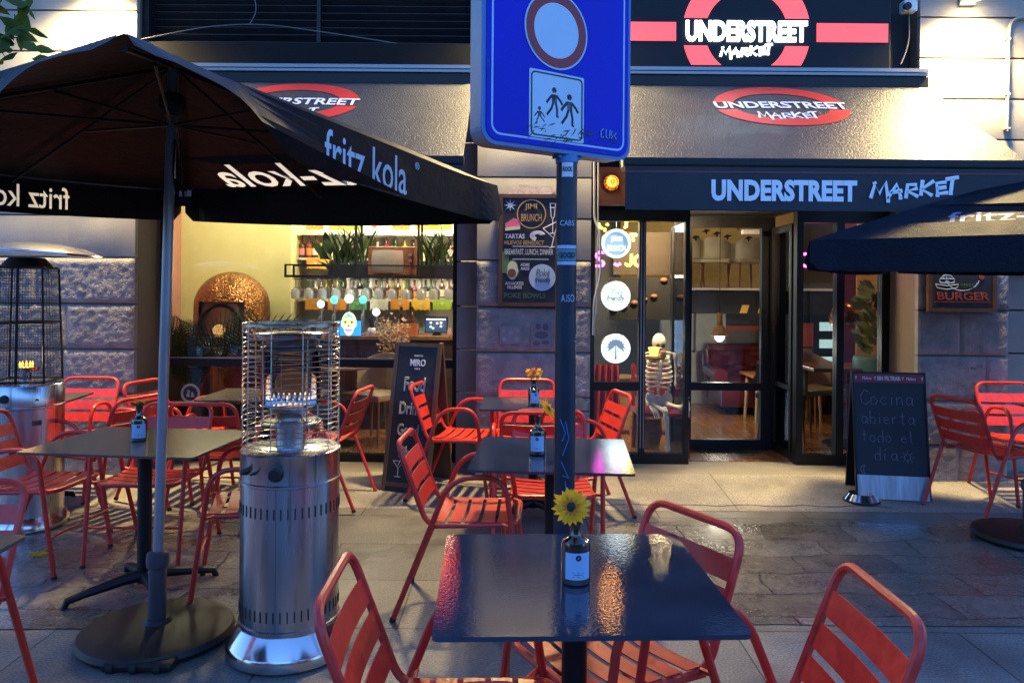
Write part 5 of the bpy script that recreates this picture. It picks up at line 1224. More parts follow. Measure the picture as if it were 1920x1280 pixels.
# beer taps and coloured lights
for i, (px, py, colr, lab) in enumerate(((626, 562, (.05, .85, .72), 'left steel beer tap with turquoise lit knob'), (654, 560, (.95, .97, 1), 'middle steel beer tap with white lit knob'), (680, 562, (.05, .85, .60), 'right steel beer tap with turquoise lit knob'), (601, 570, (.95, .95, 1), 'short tap with white lit globe left of the beer taps'), (705, 585, (.85, .95, 1), 'short tap with white lit globe right of the beer taps'))):
    b = onbar(px, 7.80); zt = PX(px, py, 7.80).z; t = thing('beer_tap', lab, 'beer tap', b, 0, 'lit beer taps'); hh = zt-b.z
    MB().lathe([(.035, 0), (.035, .01), (.016, .02), (.016, hh-.05), (.022, hh-.045), (.001, hh-.04)], (0, 0, 0), 16).build('column', M_alu, t, True)
    MB().tube([(0, -.01, hh*.6), (0, -.08, hh*.55), (0, -.085, hh*.4)], .008, 8).build('spout', M_alu, t, True)
    MB().ball((0, 0, hh), .038 if i != 1 else .044, 14).build('lit_knob', glow('tap_%d' % i, colr, 2.6), t, True)
# sugar skull light panel (a plain, generic one)
b = onbar(654, 7.70); zt = PX(654, 585, 7.7).z; z0 = b.z; hh = zt-z0
t = thing('skull_light', 'glowing panel with colourful decorated skull standing on the bar', 'light panel', b)
MB().span((-.115, 0, 0), (.115, .03, hh*.62)).build('blue_panel', glow('panel_blue', (.02, .25, .85), 1.4), t)
sk = [(0.5*math.cos(a)*(1 if math.sin(a) > -.2 else .74+.0*a), .5*math.sin(a)) for a in [2*PI*i/32 for i in range(32)]]
MB().prism([(x*.15, z*hh+hh*.5) for x, z in sk], (0, -.004, 0), FX, FZ, -.012).build('skull_face', glow('skull_pale', (.75, .95, .55), 1.3), t)
for nm, colr, pl in (('eye', (.95, .75, .15), [(-.032, .58, .026), (.032, .58, .026)]), ('pupil', (.02, .12, .05), [(-.032, .58, .013), (.032, .58, .013)]), ('flower', (.1, .75, .35), [(0, .86, .02), (-.03, .80, .013), (.03, .80, .013)]), ('nose', (.9, .15, .05), [(0, .42, .014)]), ('mouth', (.95, .2, .75), [(-.025, .24, .014), (0, .22, .016), (.025, .24, .014)])):
    mb = MB(); 
    for x, z, r in pl: mb.prism(circ(r, 14, x, z*hh), (0, -.017 - (.003 if nm == 'pupil' else 0), 0), FX, FZ, -.002)
    mb.build(nm, glow('skull_'+nm, colr, 1.2), t)
# till screen, crate, straw jar, dried flowers, boxes, small bottles
b = onbar(818, 7.85); t = thing('till_screen', 'dark touch screen till with white icons at the right end of the bar', 'screen', b, math.radians(-4))
M8 = Rx(math.radians(-10)); MB().box((0, 0, .11), (.235, .02, .165), M8).build('monitor', M_black, t); MB().box((0, -.0125, .11), (.215, .004, .145), M8).build('display', glow('till_display', (.015, .05, .12), .8), t)
mb = MB(); mb.box((0, -.027, .165), (.20, .002, .012), M8)
for x, z in ((-.055, .13), (-.055, .09), (.01, .125), (.05, .13), (.05, .095), (-.03, .075)): mb.box((x, -.0155+(.11-z)*-.17, z), (.022, .002, .02), M8)
mb.build('icons', glow('icon_white', (.6, .75, .9), 1.2), t); MB().cyl((0, .02, 0), (0, .0, .05), .05, .02, 14).build('foot', M_black, t)
b = onbar(762, 7.85); t = thing('wooden_crate', 'orange wooden crate on the bar left of the till screen', 'crate', b); mb = MB()
for z in (.03, .09): mb.box((0, -.09, z), (.23, .012, .05)); mb.box((0, .09, z), (.23, .012, .05)); mb.box((-.11, 0, z), (.012, .168, .05)); mb.box((.11, 0, z), (.012, .168, .05))
mb.box((0, 0, .004), (.208, .168, .006)); mb.build('slats', mat('crate_orange', (.42, .13, .03), .6, var=.25, stretch=(1, 1, 6)), t)
for px, k in ((752, ('dark', 'black')), (772, ('amber', 'gold'))):
    c = onbar(px, 8.06); bar_bottle(c.x, 8.06, c.z, k[0], k[1], .95, 'standing behind the orange crate')
b = onbar(697, 7.78); t = thing('straw_jar', 'white jar of black straws beside the tap', 'jar', b)
MB().lathe([(.03, 0), (.042, .02), (.042, .06), (.032, .08), (.030, .08), (.03, .03), (.001, .03)], (0, 0, 0), 16).build('jar', M_chw, t, True); mb = MB()
for i in range(16): mb.cyl((random.uniform(-.015, .015), random.uniform(-.015, .015), .03), (random.uniform(-.045, .045), random.uniform(-.04, .04), .18), .004, n=5)
mb.build('straws', M_rub, t)
b = V((PX(738, 650, 7.55).x, 7.55, FL)); t = thing('dried_flowers', 'big beige bunch of dried flowers in a tall vase before the bar', 'dried flowers', b); MB().lathe([(.001, 0), (.07, 0), (.09, .25), (.05, .55), (.06, .60)], (0, 0, 0), 18).build('vase', M_reveal, t, True); mb = MB()
for i in range(420):
    a = random.uniform(0, 6.28); rr = random.uniform(0, 1)**.5*.16; zz = .95+random.gauss(0, .09); c = V((rr*math.cos(a), rr*math.sin(a)*.7, zz)); d = V((random.uniform(-1, 1), random.uniform(-1, 1), random.uniform(0, 1))).normalized()*.035; s = d.orthogonal()*.25; mb.add([c-s, c+d, c+s], [(0, 1, 2)])
mb.build('bunch', mat('dried_beige', (.34, .23, .15), .9, var=.3), t); st = MB()
for i in range(14): st.tube([(random.uniform(-.03, .03), 0, .5), (random.uniform(-.1, .1), random.uniform(-.05, .05), .95)], .003, 4)
st.build('stems', M_brn, t)
for i, (px, nm, colr, wd, hg, lab) in enumerate(((587, 'menu_holder', (.05, .06, .06), .10, .16, 'dark menu stand with pale border at the left end of the bar'), (566, 'jar_row', (.20, .13, .03), .08, .12, 'brown spice jar at the left end of the bar'), (842, 'small_figure', (.5, .25, .2), .04, .09, 'small pinkish figurine at the right end of the bar'))):
    b = onbar(px, 7.72); t = thing(nm if i else 'menu_stand', lab, 'bar item', b)
    if i == 0: MB().box((0, 0, hg/2), (wd, .02, hg), Rx(.1)).build('board', M_chalk, t); MB().ring2d(rrect(wd*.9, hg*.9, .01), rrect(wd*.8, hg*.8, .01), (0, -.022, hg/2), FX, FZ, .002).build('border', M_chw, t)
    else: MB().lathe([(.001, 0), (wd*.5, 0), (wd*.5, hg*.6), (wd*.3, hg*.75), (wd*.32, hg), (.001, hg)], (0, 0, 0), 14).build('body', mat('baritem%d' % i, colr, .4), t, True)
# copper mosaic pizza oven
oc = PX(428, 690, 7.75); t = thing('pizza_oven', 'dome shaped copper mosaic pizza oven with dark mouth behind the left window', 'oven', (oc.x, 7.85, FL))
m = bpy.data.materials.new('copper_mosaic'); m.use_nodes = True; n = m.node_tree; p = n.nodes['Principled BSDF']; tc = n.nodes.new('ShaderNodeTexCoord'); vo = n.nodes.new('ShaderNodeTexVoronoi'); vo.inputs['Scale'].default_value = 58; n.links.new(tc.outputs['Object'], vo.inputs['Vector'])
r = n.nodes.new('ShaderNodeValToRGB'); r.color_ramp.elements[0].color = (.12, .045, .012, 1); r.color_ramp.elements[1].color = (.40, .19, .06, 1); n.links.new(vo.outputs['Color'], r.inputs[0]); n.links.new(r.outputs[0], p.inputs['Base Color']); p.inputs['Metallic'].default_value = .9; p.inputs['Roughness'].default_value = .28
bu = n.nodes.new('ShaderNodeBump'); bu.inputs['Strength'].default_value = .9; bu.inputs['Distance'].default_value = .01; n.links.new(vo.outputs['Distance'], bu.inputs['Height']); n.links.new(bu.outputs[0], p.inputs['Normal'])
Rr = .37; prof = [(Rr, .95), (Rr*1.0, 1.22)] + [(Rr*math.cos(a), 1.22+.36*math.sin(a)) for a in [PI/2*i/10 for i in range(1, 10)]] + [(.001, 1.58)]
# the dome is open at the front: a band of its wall is left out for the mouth
d = MB(); nn = 48; 
for i in range(len(prof)-1):
    for j in range(nn):
        a, b = 2*PI*j/nn, 2*PI*(j+1)/nn; am = (a+b)/2 - 1.5*PI
        if abs(am) < .62 and prof[i+1][1] < 1.30: continue
        q = [V((prof[i][0]*math.cos(a), prof[i][0]*math.sin(a), prof[i][1])), V((prof[i][0]*math.cos(b), prof[i][0]*math.sin(b), prof[i][1])), V((prof[i+1][0]*math.cos(b), prof[i+1][0]*math.sin(b), prof[i+1][1])), V((prof[i+1][0]*math.cos(a), prof[i+1][0]*math.sin(a), prof[i+1][1]))]
        d.add(q, [(0, 1, 2, 3)])
d.build('dome', m, t, True)
MB().lathe([(.33, .95), (.33, 1.2), (.24, 1.40), (.001, 1.46)], (0, 0, 0), 32).build('lining', mat('oven_clay', (.32, .17, .12), .9), t, True)
MB().lathe([(.001, .0), (.46, .0), (.46, .93), (.001, .948)], (0, 0, 0), 40).build('base', M_counter, t, True)
tu = MB(); tu.tube([(.22*math.cos(a), -.31, 1.0+.24*math.sin(a)) for a in [PI*i/14 for i in range(15)]], .018, 8); tu.build('mouth_arch', M_black, t, True)
mb = MB()
for i in range(5): mb.lathe([(.02, 0), (.03, .03), (.015, .09), (.001, .13)], (.05*math.cos(i*1.3), -.20+.04*math.sin(i*1.3), .955), 8)
mb.build('fire', glow('embers', (1, .25, .05), 3), t, True)
# palm by the window
t = thing('palm_plant', 'tall dark palm with feathered fronds in front of the copper oven', 'plant', (PX(352, 690, 6.9).x, 6.95, FL))
MB().lathe([(.001, 0), (.13, 0), (.17, .35), (.18, .38), (.15, .36), (.001, .34)], (0, 0, 0), 20).build('pot', M_black, t, True)
fm = MB(); sm = MB()
for i in range(22):
    a = 2*PI*i/22*1.0+random.uniform(-.2, .2); L_ = random.uniform(.75, 1.2); el_ = random.uniform(1.08, 1.5); d = V((math.cos(a)*math.cos(el_), math.sin(a)*math.cos(el_)*.6, math.sin(el_))); pts = [V((0, 0, .36)) + d*(L_*f) + V((math.cos(a), math.sin(a)*.5, -.6))*(.42*L_*f*f*f) for f in [k/26 for k in range(27)]]
    sm.tube(pts, .005, 4)
    for k in range(7, 27):
        dr = (pts[k]-pts[k-1]).normalized(); s = dr.cross(V((0, 1, .2))).normalized()
        for sg_ in (-1, 1):
            l = .22*(1-.45*abs(k-16)/11); tip = pts[k] + (s*sg_*.8+dr*.7)*l - V((0, 0, .05)); q = dr*.008; fm.add([pts[k]-q, pts[k].lerp(tip, .5)-q*.9, tip, pts[k].lerp(tip, .5)+q*.9, pts[k]+q], [(0, 1, 2, 3, 4)])
fm.build('fronds', M_plant, t); sm.build('stalks', M_plant, t)
# red neon over the shelves
tb = thing('neon_sign', 'red neon tubing above the television, mostly behind the parasol edge', 'neon sign', (-.80, 6.72, 2.35)); E_nr = glow('neon_red', (1.0, .04, .02), 9)
mb = MB(); strokes(mb, [[(-.47, .15), (-.43, -.30), (-.41, -.335), (-.39, -.30), (-.35, .15)], [(-.24, .18), (-.20, -.25), (-.16, -.325)], [(-.03, .20), (-.03, -.22), (.06, .20), (.06, -.22)], [(.22, .20), (.15, .15), (.15, -.17), (.22, -.22), (.27, -.17), (.27, .15), (.22, .20)], [(-.47, .26), (.28, .26)]], (0, 0, 0), FX, FZ, .011, smooth=True); mb.build('tube', E_nr, tb, True)
# inside tables and chairs behind the lower glass
M_wd = mat('table_wood', (.16, .065, .03), .35, var=.3, stretch=(1, 6, 1)); M_beige = mat('beige_upholstery', (.30, .24, .17), .8)
t = thing('round_table', 'round wooden table inside behind the tall easel', 'table', (-1.62, 6.95, FL)); MB().lathe([(.001, .70), (.36, .70), (.37, .715), (.36, .73), (.001, .735)], (0, 0, 0), 36).build('tabletop', M_wd, t, True); MB().lathe([(.22, 0), (.22, .015), (.03, .04), (.03, .70)], (0, 0, 0), 20).build('pedestal', M_black, t, True)
def lounge_chair(x, y, rz, label, m, grp='indoor dining chairs'):
    t = thing('dining_chair', label, 'chair', (x, y, FL), rz, grp); MB().box((0, 0, .43), (.46, .44, .06), bev=.02).build('seat', m, t, True)
    b = MB(); n_ = 10; vs = []
    for k in (0, .025):
        for j in (0, 1):
            for i in range(n_+1): a = PI+PI*i/n_; rr = .24-k; vs.append((rr*math.cos(a), rr*.9*math.sin(a), .47+.34*j-.10*j*abs(math.cos(a))**3))
    q = 2*(n_+1); fs = []
    for i in range(n_): fs += [(i, i+1, n_+1+i+1, n_+1+i), (q+i, q+n_+1+i, q+n_+2+i, q+i+1), (n_+1+i, n_+2+i, q+n_+2+i, q+n_+1+i), (i, q+i, q+i+1, i+1)]
    fs += [(0, n_+1, q+n_+1, q), (n_, q+n_, q+2*n_+1, 2*n_+1)]
    b.add(vs, fs); b.build('backrest', m, t, True)
    for sx in (-1, 1):
        for sy in (-1, 1): MB().cyl((sx*.18, sy*.17, .40), (sx*.21, sy*.20, 0), .017, .011, 8).build('leg', M_wd, t, True)
    return t
lounge_chair(-1.27, 7.15, math.radians(150), 'beige upholstered chair by the round table inside, behind the easel', M_beige); lounge_chair(-2.45, 6.9, math.radians(200), 'brown upholstered chair inside behind the dog sticker', mat('brown_leather', (.12, .04, .02), .45))
t = thing('high_table', 'dark indoor table below the copper oven', 'table', (-2.2, 7.25, FL)); MB().box((0, 0, .70), (.7, .6, .03), bev=.005).build('tabletop', M_wd, t); MB().cyl((0, 0, .0), (0, 0, .685), .03, n=12).build('stem', M_black, t)
# stickers on the glass
def dogsticker(px, py, label):
    c = PX(px, py, YG-.007); t = thing('round_sticker', label, 'sticker', (c.x, YG-.0075, c.z)); MB().prism(circ(.082, 32), (0, 0, 0), FX, FZ, -.001).build('disc', mat('sticker_dark', (.03, .03, .035), .5), t)
    MB().ring2d(circ(.080, 32), circ(.060, 32), (0, -.0012, 0), FX, FZ, -.0008).build('ring', mat('sticker_pale', (.45, .42, .38), .6), t)
    mb = MB(); mb.prism([(-.03, -.03), (-.005, -.03), (-.008, .0), (-.002, .018), (-.016, .03), (-.026, .022), (-.022, .005), (-.034, -.012)], (0, -.0025, 0), FX, FZ, -.0008); mb.prism([(.0, -.03), (.034, -.03), (.032, -.008), (.018, .012), (.006, .008), (.008, -.006)], (0, -.0025, 0), FX, FZ, -.0008); mb.build('dog_print', MATS['sticker_pale'], t)
dogsticker(357, 737, 'round black sticker with pale dogs on the left window, beside the parasol pole'); dogsticker(1611, 785, 'round black sticker with pale dogs on the entrance glazing, half behind the right easel')
# ceiling lights over the bar
def downlight(x, y, z, power, col, label, group, size=.12):
    t = thing('ceiling_lamp', label, 'ceiling lamp', (x, y, z), 0, group); MB().lathe([(.07, 0), (.075, -.03), (.06, -.10), (.055, -.10)], (0, 0, 0), 16).build('shade', M_black, t, True)
    MB().lathe([(.001, -.085), (.054, -.085)], (0, 0, 0), 16).build('lit_disc', glow('warm_disc', (1, .8, .5), 6), t); lamp('POINT', 'lamp_light', t, (0, 0, -.16), power, col, size)
BL = 'spot lamp on the dark bar ceiling, hidden above the window head'
downlight(-2.85, 7.4, 2.98, 52, (1, .90, .56), BL, 'bar ceiling lamps'); downlight(-1.5, 7.6, 2.98, 115, (1, .86, .62), BL, 'bar ceiling lamps'); downlight(-.35, 7.5, 2.98, 95, (1, .82, .58), BL, 'bar ceiling lamps')
# ================================================================== entrance side: lit discs, skeleton, dining room
for (px, py, r_, nm, lab) in ((1155, 457, .122, 'jimi', 'topmost lit disc with blue face and yellow lettering behind the entrance glass'), (1154, 555, .122, 'poke', 'middle white lit disc with dark handwriting behind the entrance glass'), (1154, 653, .122, 'palm', 'lowest white lit disc with blue palm tree behind the entrance glass')):
    c = PX(px, py, YG+.06); t = thing('round_light_sign', lab, 'light sign', c, 0, 'round lit discs in the glass')
    MB().lathe([(r_, -.012), (r_+.004, -.006), (r_+.004, .02), (r_, .03), (.001, .03)], (0, 0, 0), 48, Rx(-PI/2)).build('rim', M_lampbody, t, True)
    MB().prism(circ(r_, 48), (0, -.018, 0), FX, FZ, -.004).build('face', E_wht2, t)
    if nm == 'jimi':
        MB().prism(circ(r_*.80, 40), (0, -.0225, 0), FX, FZ, -.002).build('blue_disc', glow('disc_blue', (.22, .37, .66), .75), t); EY = glow('disc_yellow', (.9, .85, .35), 1.3)
        text('lettering', 'JIMI', EY, t, (0, -.026, .035), FX, FZ, wd=.095, ht=.05, bold=.005); text('lettering', 'BRUNCH', EY, t, (0, -.026, -.038), FX, FZ, wd=.15, ht=.05, bold=.005)
    elif nm == 'poke':
        text('lettering', 'Poké', mat('disc_pale_teal', (.30, .62, .62), .5), t, (.01, -.024, .03), FX, FZ, wd=.10, ht=.05, shear=.25, bold=.02); text('lettering', 'friendly', mat('disc_teal', (.03, .14, .17), .5), t, (.0, -.024, -.022), FX, FZ, wd=.15, ht=.06, shear=.25, bold=.03)
    else:
        EB = mat('disc_palm_blue', (.10, .28, .55), .5); mb = MB()
        for i in range(11):
            a = PI*(-.15+1.3*i/10); L_ = .085; d = (math.cos(a), math.sin(a)); pts = [(L_*f*d[0], .035+L_*f*d[1]*.9-.03*f*f) for f in (0, .35, .7, 1)]; s = (-d[1], d[0]); wv = [.004, .014, .011, .0]
            mb.prism([(p[0]+s[0]*w1, p[1]+s[1]*w1) for p, w1 in zip(pts, wv)] + [(p[0]-s[0]*w1, p[1]-s[1]*w1) for p, w1 in reversed(list(zip(pts, wv)))][1:], (0, -.0225-.0003*i, 0), FX, FZ, -.001)
        mb.prism([(-.005, .03), (.005, .03), (.008, -.09), (-.008, -.09)], (0, -.0225, 0), FX, FZ, -.0015); mb.build('palm', EB, t); ET = mat('disc_aqua', (.10, .55, .60), .5)
        text('lettering', 'ALOHA', ET, t, (0, -.0265, -.028), FX, FZ, wd=.09, ht=.026, bold=.01); mb = MB(); mb.box((0, -.0235, .005), (.17, .002, .003)); mb.box((0, -.0235, -.055), (.12, .002, .003)); mb.build('waves', ET, t)
    lamp('POINT', 'sign_light', t, (0, -.30, 0), .9, (.85, .97, 1), .1)
    mb = MB()
    for k in range(5): mb.tube([(.004*math.cos(a), .0, r_+.014+.012*k+.008*math.sin(a)) for a in [2*PI*i/8 for i in range(8)]], .0013, 4, closed=True)
    mb.build('chain', M_alu, t)
# neon lettering behind the discs
t = thing('neon_sign', 'magenta and yellow neon letters behind the lit discs', 'neon sign', PX(1160, 470, 6.75)); k = 6.75/FPX; EM = glow('neon_magenta', (1.0, .05, .85), 14); EYn = glow('neon_yellow', (1.0, .80, .04), 9)
def nst(lines, m, nm): mb = MB(); strokes(mb, [[((x-1160)*k, -(y-470)*k) for x, y in l] for l in lines], (0, 0, 0), FX, FZ, .0105, smooth=True); mb.build(nm, m, t, True)
nst([[(1133, 474), (1122, 473), (1117, 480), (1124, 487), (1133, 493), (1130, 499), (1117, 499)], [(1152, 494), (1157, 498), (1164, 494)]], EM, 'magenta_letter')
nst([[(1180, 440), (1194, 440)], [(1187, 440), (1187, 452)], [(1184, 476), (1184, 494), (1179, 499), (1172, 494)], [(1197, 478), (1190, 484), (1190, 494), (1197, 499)], [(1174, 415), (1174, 425), (1170, 427)]], EYn, 'yellow_letter')
mb = MB()
for i in range(9): mb.ball(((1121+random.uniform(0, 18)-1160)*k, .02, (50-random.uniform(0, 14))*k), .012, 8)
mb.build('yellow_flower', EYn, t, True)
t = thing('neon_sign', 'magenta neon letters high in the entrance glazing beside the right parasol tip', 'neon sign', PX(1525, 490, 6.75))
def nst2(lines, m): mb = MB(); strokes(mb, [[((x-1525)*k, -(y-490)*k) for x, y in l] for l in lines], (0, 0, 0), FX, FZ, .0105, smooth=True); mb.build('letter', m, t, True)
nst2([[(1512, 476), (1504, 477), (1502, 492), (1507, 499), (1516, 499)], [(1521, 476), (1521, 499), (1531, 499)], [(1538, 499), (1541, 480), (1546, 499)]], EM)
lamp('POINT', 'neon_light', t, (0, -.1, 0), 1.2, (1, .1, .8), .1)
# red coats / drapes behind the discs
M_redcl = mat('red_fabric', (.36, .03, .03), .8, var=.2)
def drape(x0, x1, y, z0, z1, m, label, name='curtain', amp=.03, fr=26):
    mb = MB(); n_ = 30; mrow = 8; vs = []
    for j in range(mrow+1):
        for i in range(n_+1): u = i/n_; f = j/mrow; vs.append(((x1-x0)*(u-.5)*(1-.25*f), amp*math.sin(u*fr)*(1-.5*f), z0+(z1-z0)*f))
    mb.add(vs, [(j*(n_+1)+i, j*(n_+1)+i+1, (j+1)*(n_+1)+i+1, (j+1)*(n_+1)+i) for j in range(mrow) for i in range(n_)])
    o = mb.build(name, m, None, True); o.location = ((x0+x1)/2, y, 0); return tag(o, label, 'curtain' if name == 'curtain' else 'coat')
drape(.70, .98, 6.75, .10, .84, M_redcl, 'red draped cloth inside at the lower left of the entrance', 'hanging_coat')
# ---- seated skeleton
M_bone = mat('bone_white', (.78, .75, .64), .6, var=.1, scale=15); M_hole = mat('eye_socket', (.02, .015, .012), .9)
sx_, sy_ = PX(1236, 740, 6.68).x, 6.70
t = thing('skeleton', 'life size seated skeleton decoration holding a mug on a red chair behind the entrance glass', 'skeleton', (sx_, sy_, FL)); t.scale = (.80, .85, 1)
s = MB(); hz = .965
s.ball((0, .01, hz), .082, 20, (.90, 1.12, 1.0)); s.ball((0, -.035, hz-.055), .055, 16, (.98, .8, .85)); s.build('skull', M_bone, t, True)
mb = MB()
for x in (-.028, .028): mb.ball((x, -.078, hz-.022), .021, 12, (1, .5, .9))
mb.ball((0, -.083, hz-.055), .010, 8, (.9, .6, 1.3)); mb.build('eye_socket', M_hole, t, True)
s = MB(); s.tube(fillet([(-.048, .0, hz-.07), (-.045, -.035, hz-.12), (-.015, -.072, hz-.135), (.015, -.072, hz-.135), (.045, -.035, hz-.12), (.048, .0, hz-.07)], .03), .013, 8)
for i in range(8): s.box((-.028+.008*i, -.074, hz-.108), (.0065, .008, .020), bev=.001)
s.build('jaw', M_bone, t, True)
sp = MB(); 
for i in range(20):
    z = .50 + .02*i; y = .035*math.sin((z-.45)*6); sp.lathe([(.012, 0), (.021, .004), (.021, .012), (.012, .016)], (0, y, z), 10); sp.box((0, y+.022, z+.008), (.008, .025, .008))
sp.build('spine', M_bone, t, True)
rb = MB()
for i in range(8):
    z = .86-.040*i; wd = (.085+.060*math.sin(min(1, (i+1)/5)*PI/2))*(1 if i < 6 else 1-.08*(i-5)); dp = wd*.72
    for sg_ in (-1, 1):
        end = 1.0 if i < 6 else .82
        rb.tube([(sg_*wd*math.sin(a), .035-dp*.0+dp*(math.cos(a)*.75-.25), z-.045*(a/PI)) for a in [PI*end*k/12+.05 for k in range(13)]], .0095, 6)
rb.tube([(0, -.075, .84), (0, -.105, .76), (0, -.11, .67)], [.014, .012, .008], 8)
for sg_ in (-1, 1): rb.tube([(0, -.07, .865), (sg_*.08, -.05, .885), (sg_*.165, .0, .87)], .008, 6); rb.prism([(0, 0), (.07, .01), (.03, -.12)], (sg_*.14 if sg_ < 0 else .07, .075, .85), FX, FZ, .008)
rb.build('ribcage', M_bone, t, True)
pv = MB()
for sg_ in (-1, 1):
    pv.ball((sg_*.085, .0, .46), .085, 14, (.72, .35, .95), Ry(sg_*.5)); pv.tube([(sg_*.07, -.02, .42), (sg_*.045, -.035, .37), (sg_*.012, -.045, .385)], .016, 8)
pv.lathe([(.05, 0), (.03, -.06), (.008, -.11)], (0, .02, .50), 10); pv.build('pelvis', M_bone, t, True)
def bone(mb, a, b, r): a, b = V(a), V(b); r *= 1.35; mb.tube([a, a.lerp(b, .08), a.lerp(b, .2), a.lerp(b, .5), a.lerp(b, .8), a.lerp(b, .92), b], [r*1.5, r*1.7, r*1.0, r*.8, r*1.0, r*1.7, r*1.4], 9)
def hand(mb, w0, d, up):
    d, up = V(d).normalized(), V(up).normalized(); s_ = d.cross(up).normalized(); w0 = V(w0)
    mb.ball(w0+d*.015, .018, 8, (1, 1, .7))
    for i, L_ in enumerate((.055, .085, .092, .085, .07)):
        o = (i-2)*.013; k0 = w0+d*.025+s_*o*.6; k1 = w0+d*(.07 if i else .05)+s_*o*1.4; k2 = k1+d*(L_*.5)+s_*o*.3-up*.008; k3 = k2+d*(L_*.35)-up*.03; mb.tube([k0, k1, k1.lerp(k2, .5), k2, k3], [.0065, .0075, .0045, .006, .004], 6)
armR = MB(); bone(armR, (.172, .0, .865), (.19, .0, .585), .0105); bone(armR, (.19, -.005, .575), (.265, -.15, .525), .007); bone(armR, (.195, .012, .58), (.27, -.13, .52), .006); hand(armR, (.275, -.15, .52), (.25, -.25, -1), (1, -.2, .3)); armR.build('arm', M_bone, t, True)
armL = MB(); bone(armL, (-.172, .0, .865), (-.20, .0, .58), .0105); bone(armL, (-.20, -.01, .57), (-.14, -.16, .44), .007); bone(armL, (-.19, .0, .57), (-.125, -.15, .435), .006); hand(armL, (-.13, -.17, .435), (.35, -.5, -.25), (0, 0, 1)); armL.build('arm', M_bone, t, True)
for sg_, kx, kz in ((-1, .02, .405), (1, .235, .425)):
    lg = MB(); hx = sg_*.075; kn = V((kx, -.26, kz)); bone(lg, (hx, 0, .43), kn, .0145); lg.ball(kn+V((0, -.02, 0)), .022, 10); an = V((kx+(.03 if sg_ < 0 else -.02), -.235, .065)); bone(lg, kn+V((0, 0, -.02)), an, .0125); bone(lg, kn+V((.025, .01, -.04)), an+V((.02, 0, 0)), .006)
    lg.ball(an+V((0, .02, -.03)), .026, 10)
    for i in range(5): lg.tube([an+V(((i-2)*.007, -.01, -.02)), an+V(((i-2)*.014, -.07, -.045)), an+V(((i-2)*.017, -.115+.006*abs(i-1), -.055))], [.009, .007, .005], 6)
    lg.build('leg', M_bone, t, True)
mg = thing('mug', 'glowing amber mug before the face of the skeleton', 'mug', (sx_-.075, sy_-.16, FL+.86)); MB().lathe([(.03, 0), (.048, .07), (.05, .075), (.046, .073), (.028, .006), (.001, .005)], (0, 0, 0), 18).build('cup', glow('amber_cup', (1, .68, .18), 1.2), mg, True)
MB().lathe([(.09, -.022), (.10, -.008), (.001, -.012)], (.0, 0, 0), 20).build('tray', mat('brass_dark', (.3, .16, .04), .35, 1), mg, True)
MB().box((.085, .03, .02), (.05, .05, .055), bev=.01).build('tan_cup', mat('tan_leather', (.45, .24, .10), .7), mg, True)
# its chair
t = thing('indoor_red_chair', 'dark red slatted chair under the seated skeleton', 'chair', (sx_+.02, sy_+.05, FL)); M_dred = mat('dark_red_wood', (.20, .012, .015), .45, var=.2)
MB().box((0, 0, .36), (.44, .42, .035), bev=.008).build('seat', M_dred, t); b = MB()
for z in (.50, .60, .70): b.box((0, .225, z), (.44, .02, .075), bev=.004)
b.build('backrest', M_dred, t)
for a in (-1, 1):
    for c in (-1, 1): MB().cyl((a*.19, c*.19, .345), (a*.20, c*.20, 0), .018, n=8).build('leg', M_dred, t, True)
    MB().cyl((a*.20, .21, .37), (a*.20, .235, .76), .016, n=8).build('back_post', M_dred, t, True)
# brown baskets, wood panel and shelves behind the skeleton
t = thing('wooden_cabinet', 'low pale wooden cabinet behind the seated skeleton', 'cabinet', (1.35, 7.6, FL)); M_oak = mat('pale_oak', (.36, .22, .10), .5, var=.25, stretch=(1, 1, 6))
MB().box((0, .2, .28), (.75, .38, .54), bev=.006).build('body', M_oak, t)
for a in (-1, 1): dd = MB().box((a*.18, -.002, .28), (.34, .02, .48), bev=.004).build('door', M_oak, t); MB().ball((a*.04, -.022, .30), .012, 8).build('knob', M_black, dd)
t = thing('woven_basket', 'brown woven basket on the floor beside the skeleton legs', 'basket', (sx_-.05, 7.05, FL)); MB().lathe([(.001, 0), (.12, 0), (.15, .12), (.14, .26), (.13, .25), (.12, .02), (.001, .02)], (0, 0, 0), 24).build('body', mat('wicker', (.25, .13, .06), .8, var=.4, bump=.8, bscale=60, stretch=(1, 1, 5)), t, True)
# painted board with skull and horn ornaments hung high behind
t = thing('decor_board', 'dark decorated shelf with small pink skull ornaments high behind the skeleton', 'shelf', (1.25, 7.2, 1.52)); M_dwarm = mat('warm_brown_panel', (.03, .017, .007), .7, var=.4, scale=8)
MB().span((-.30, .0, .12), (.35, .03, .52)).build('panel', M_dwarm, t); MB().span((-.35, -.10, -.30), (.40, .03, .09)).build('dark_box', M_dark, t)
for i in range(7):
    x = -.30+.09*i; z = -.20+.03*i+(.12 if i == 5 else 0); MB().ball((x, -.12, z), .028, 10, (1.2, .6, .8)).build('ornament', mat('pink_ornament', (.20, .08, .055), .6), t, True)
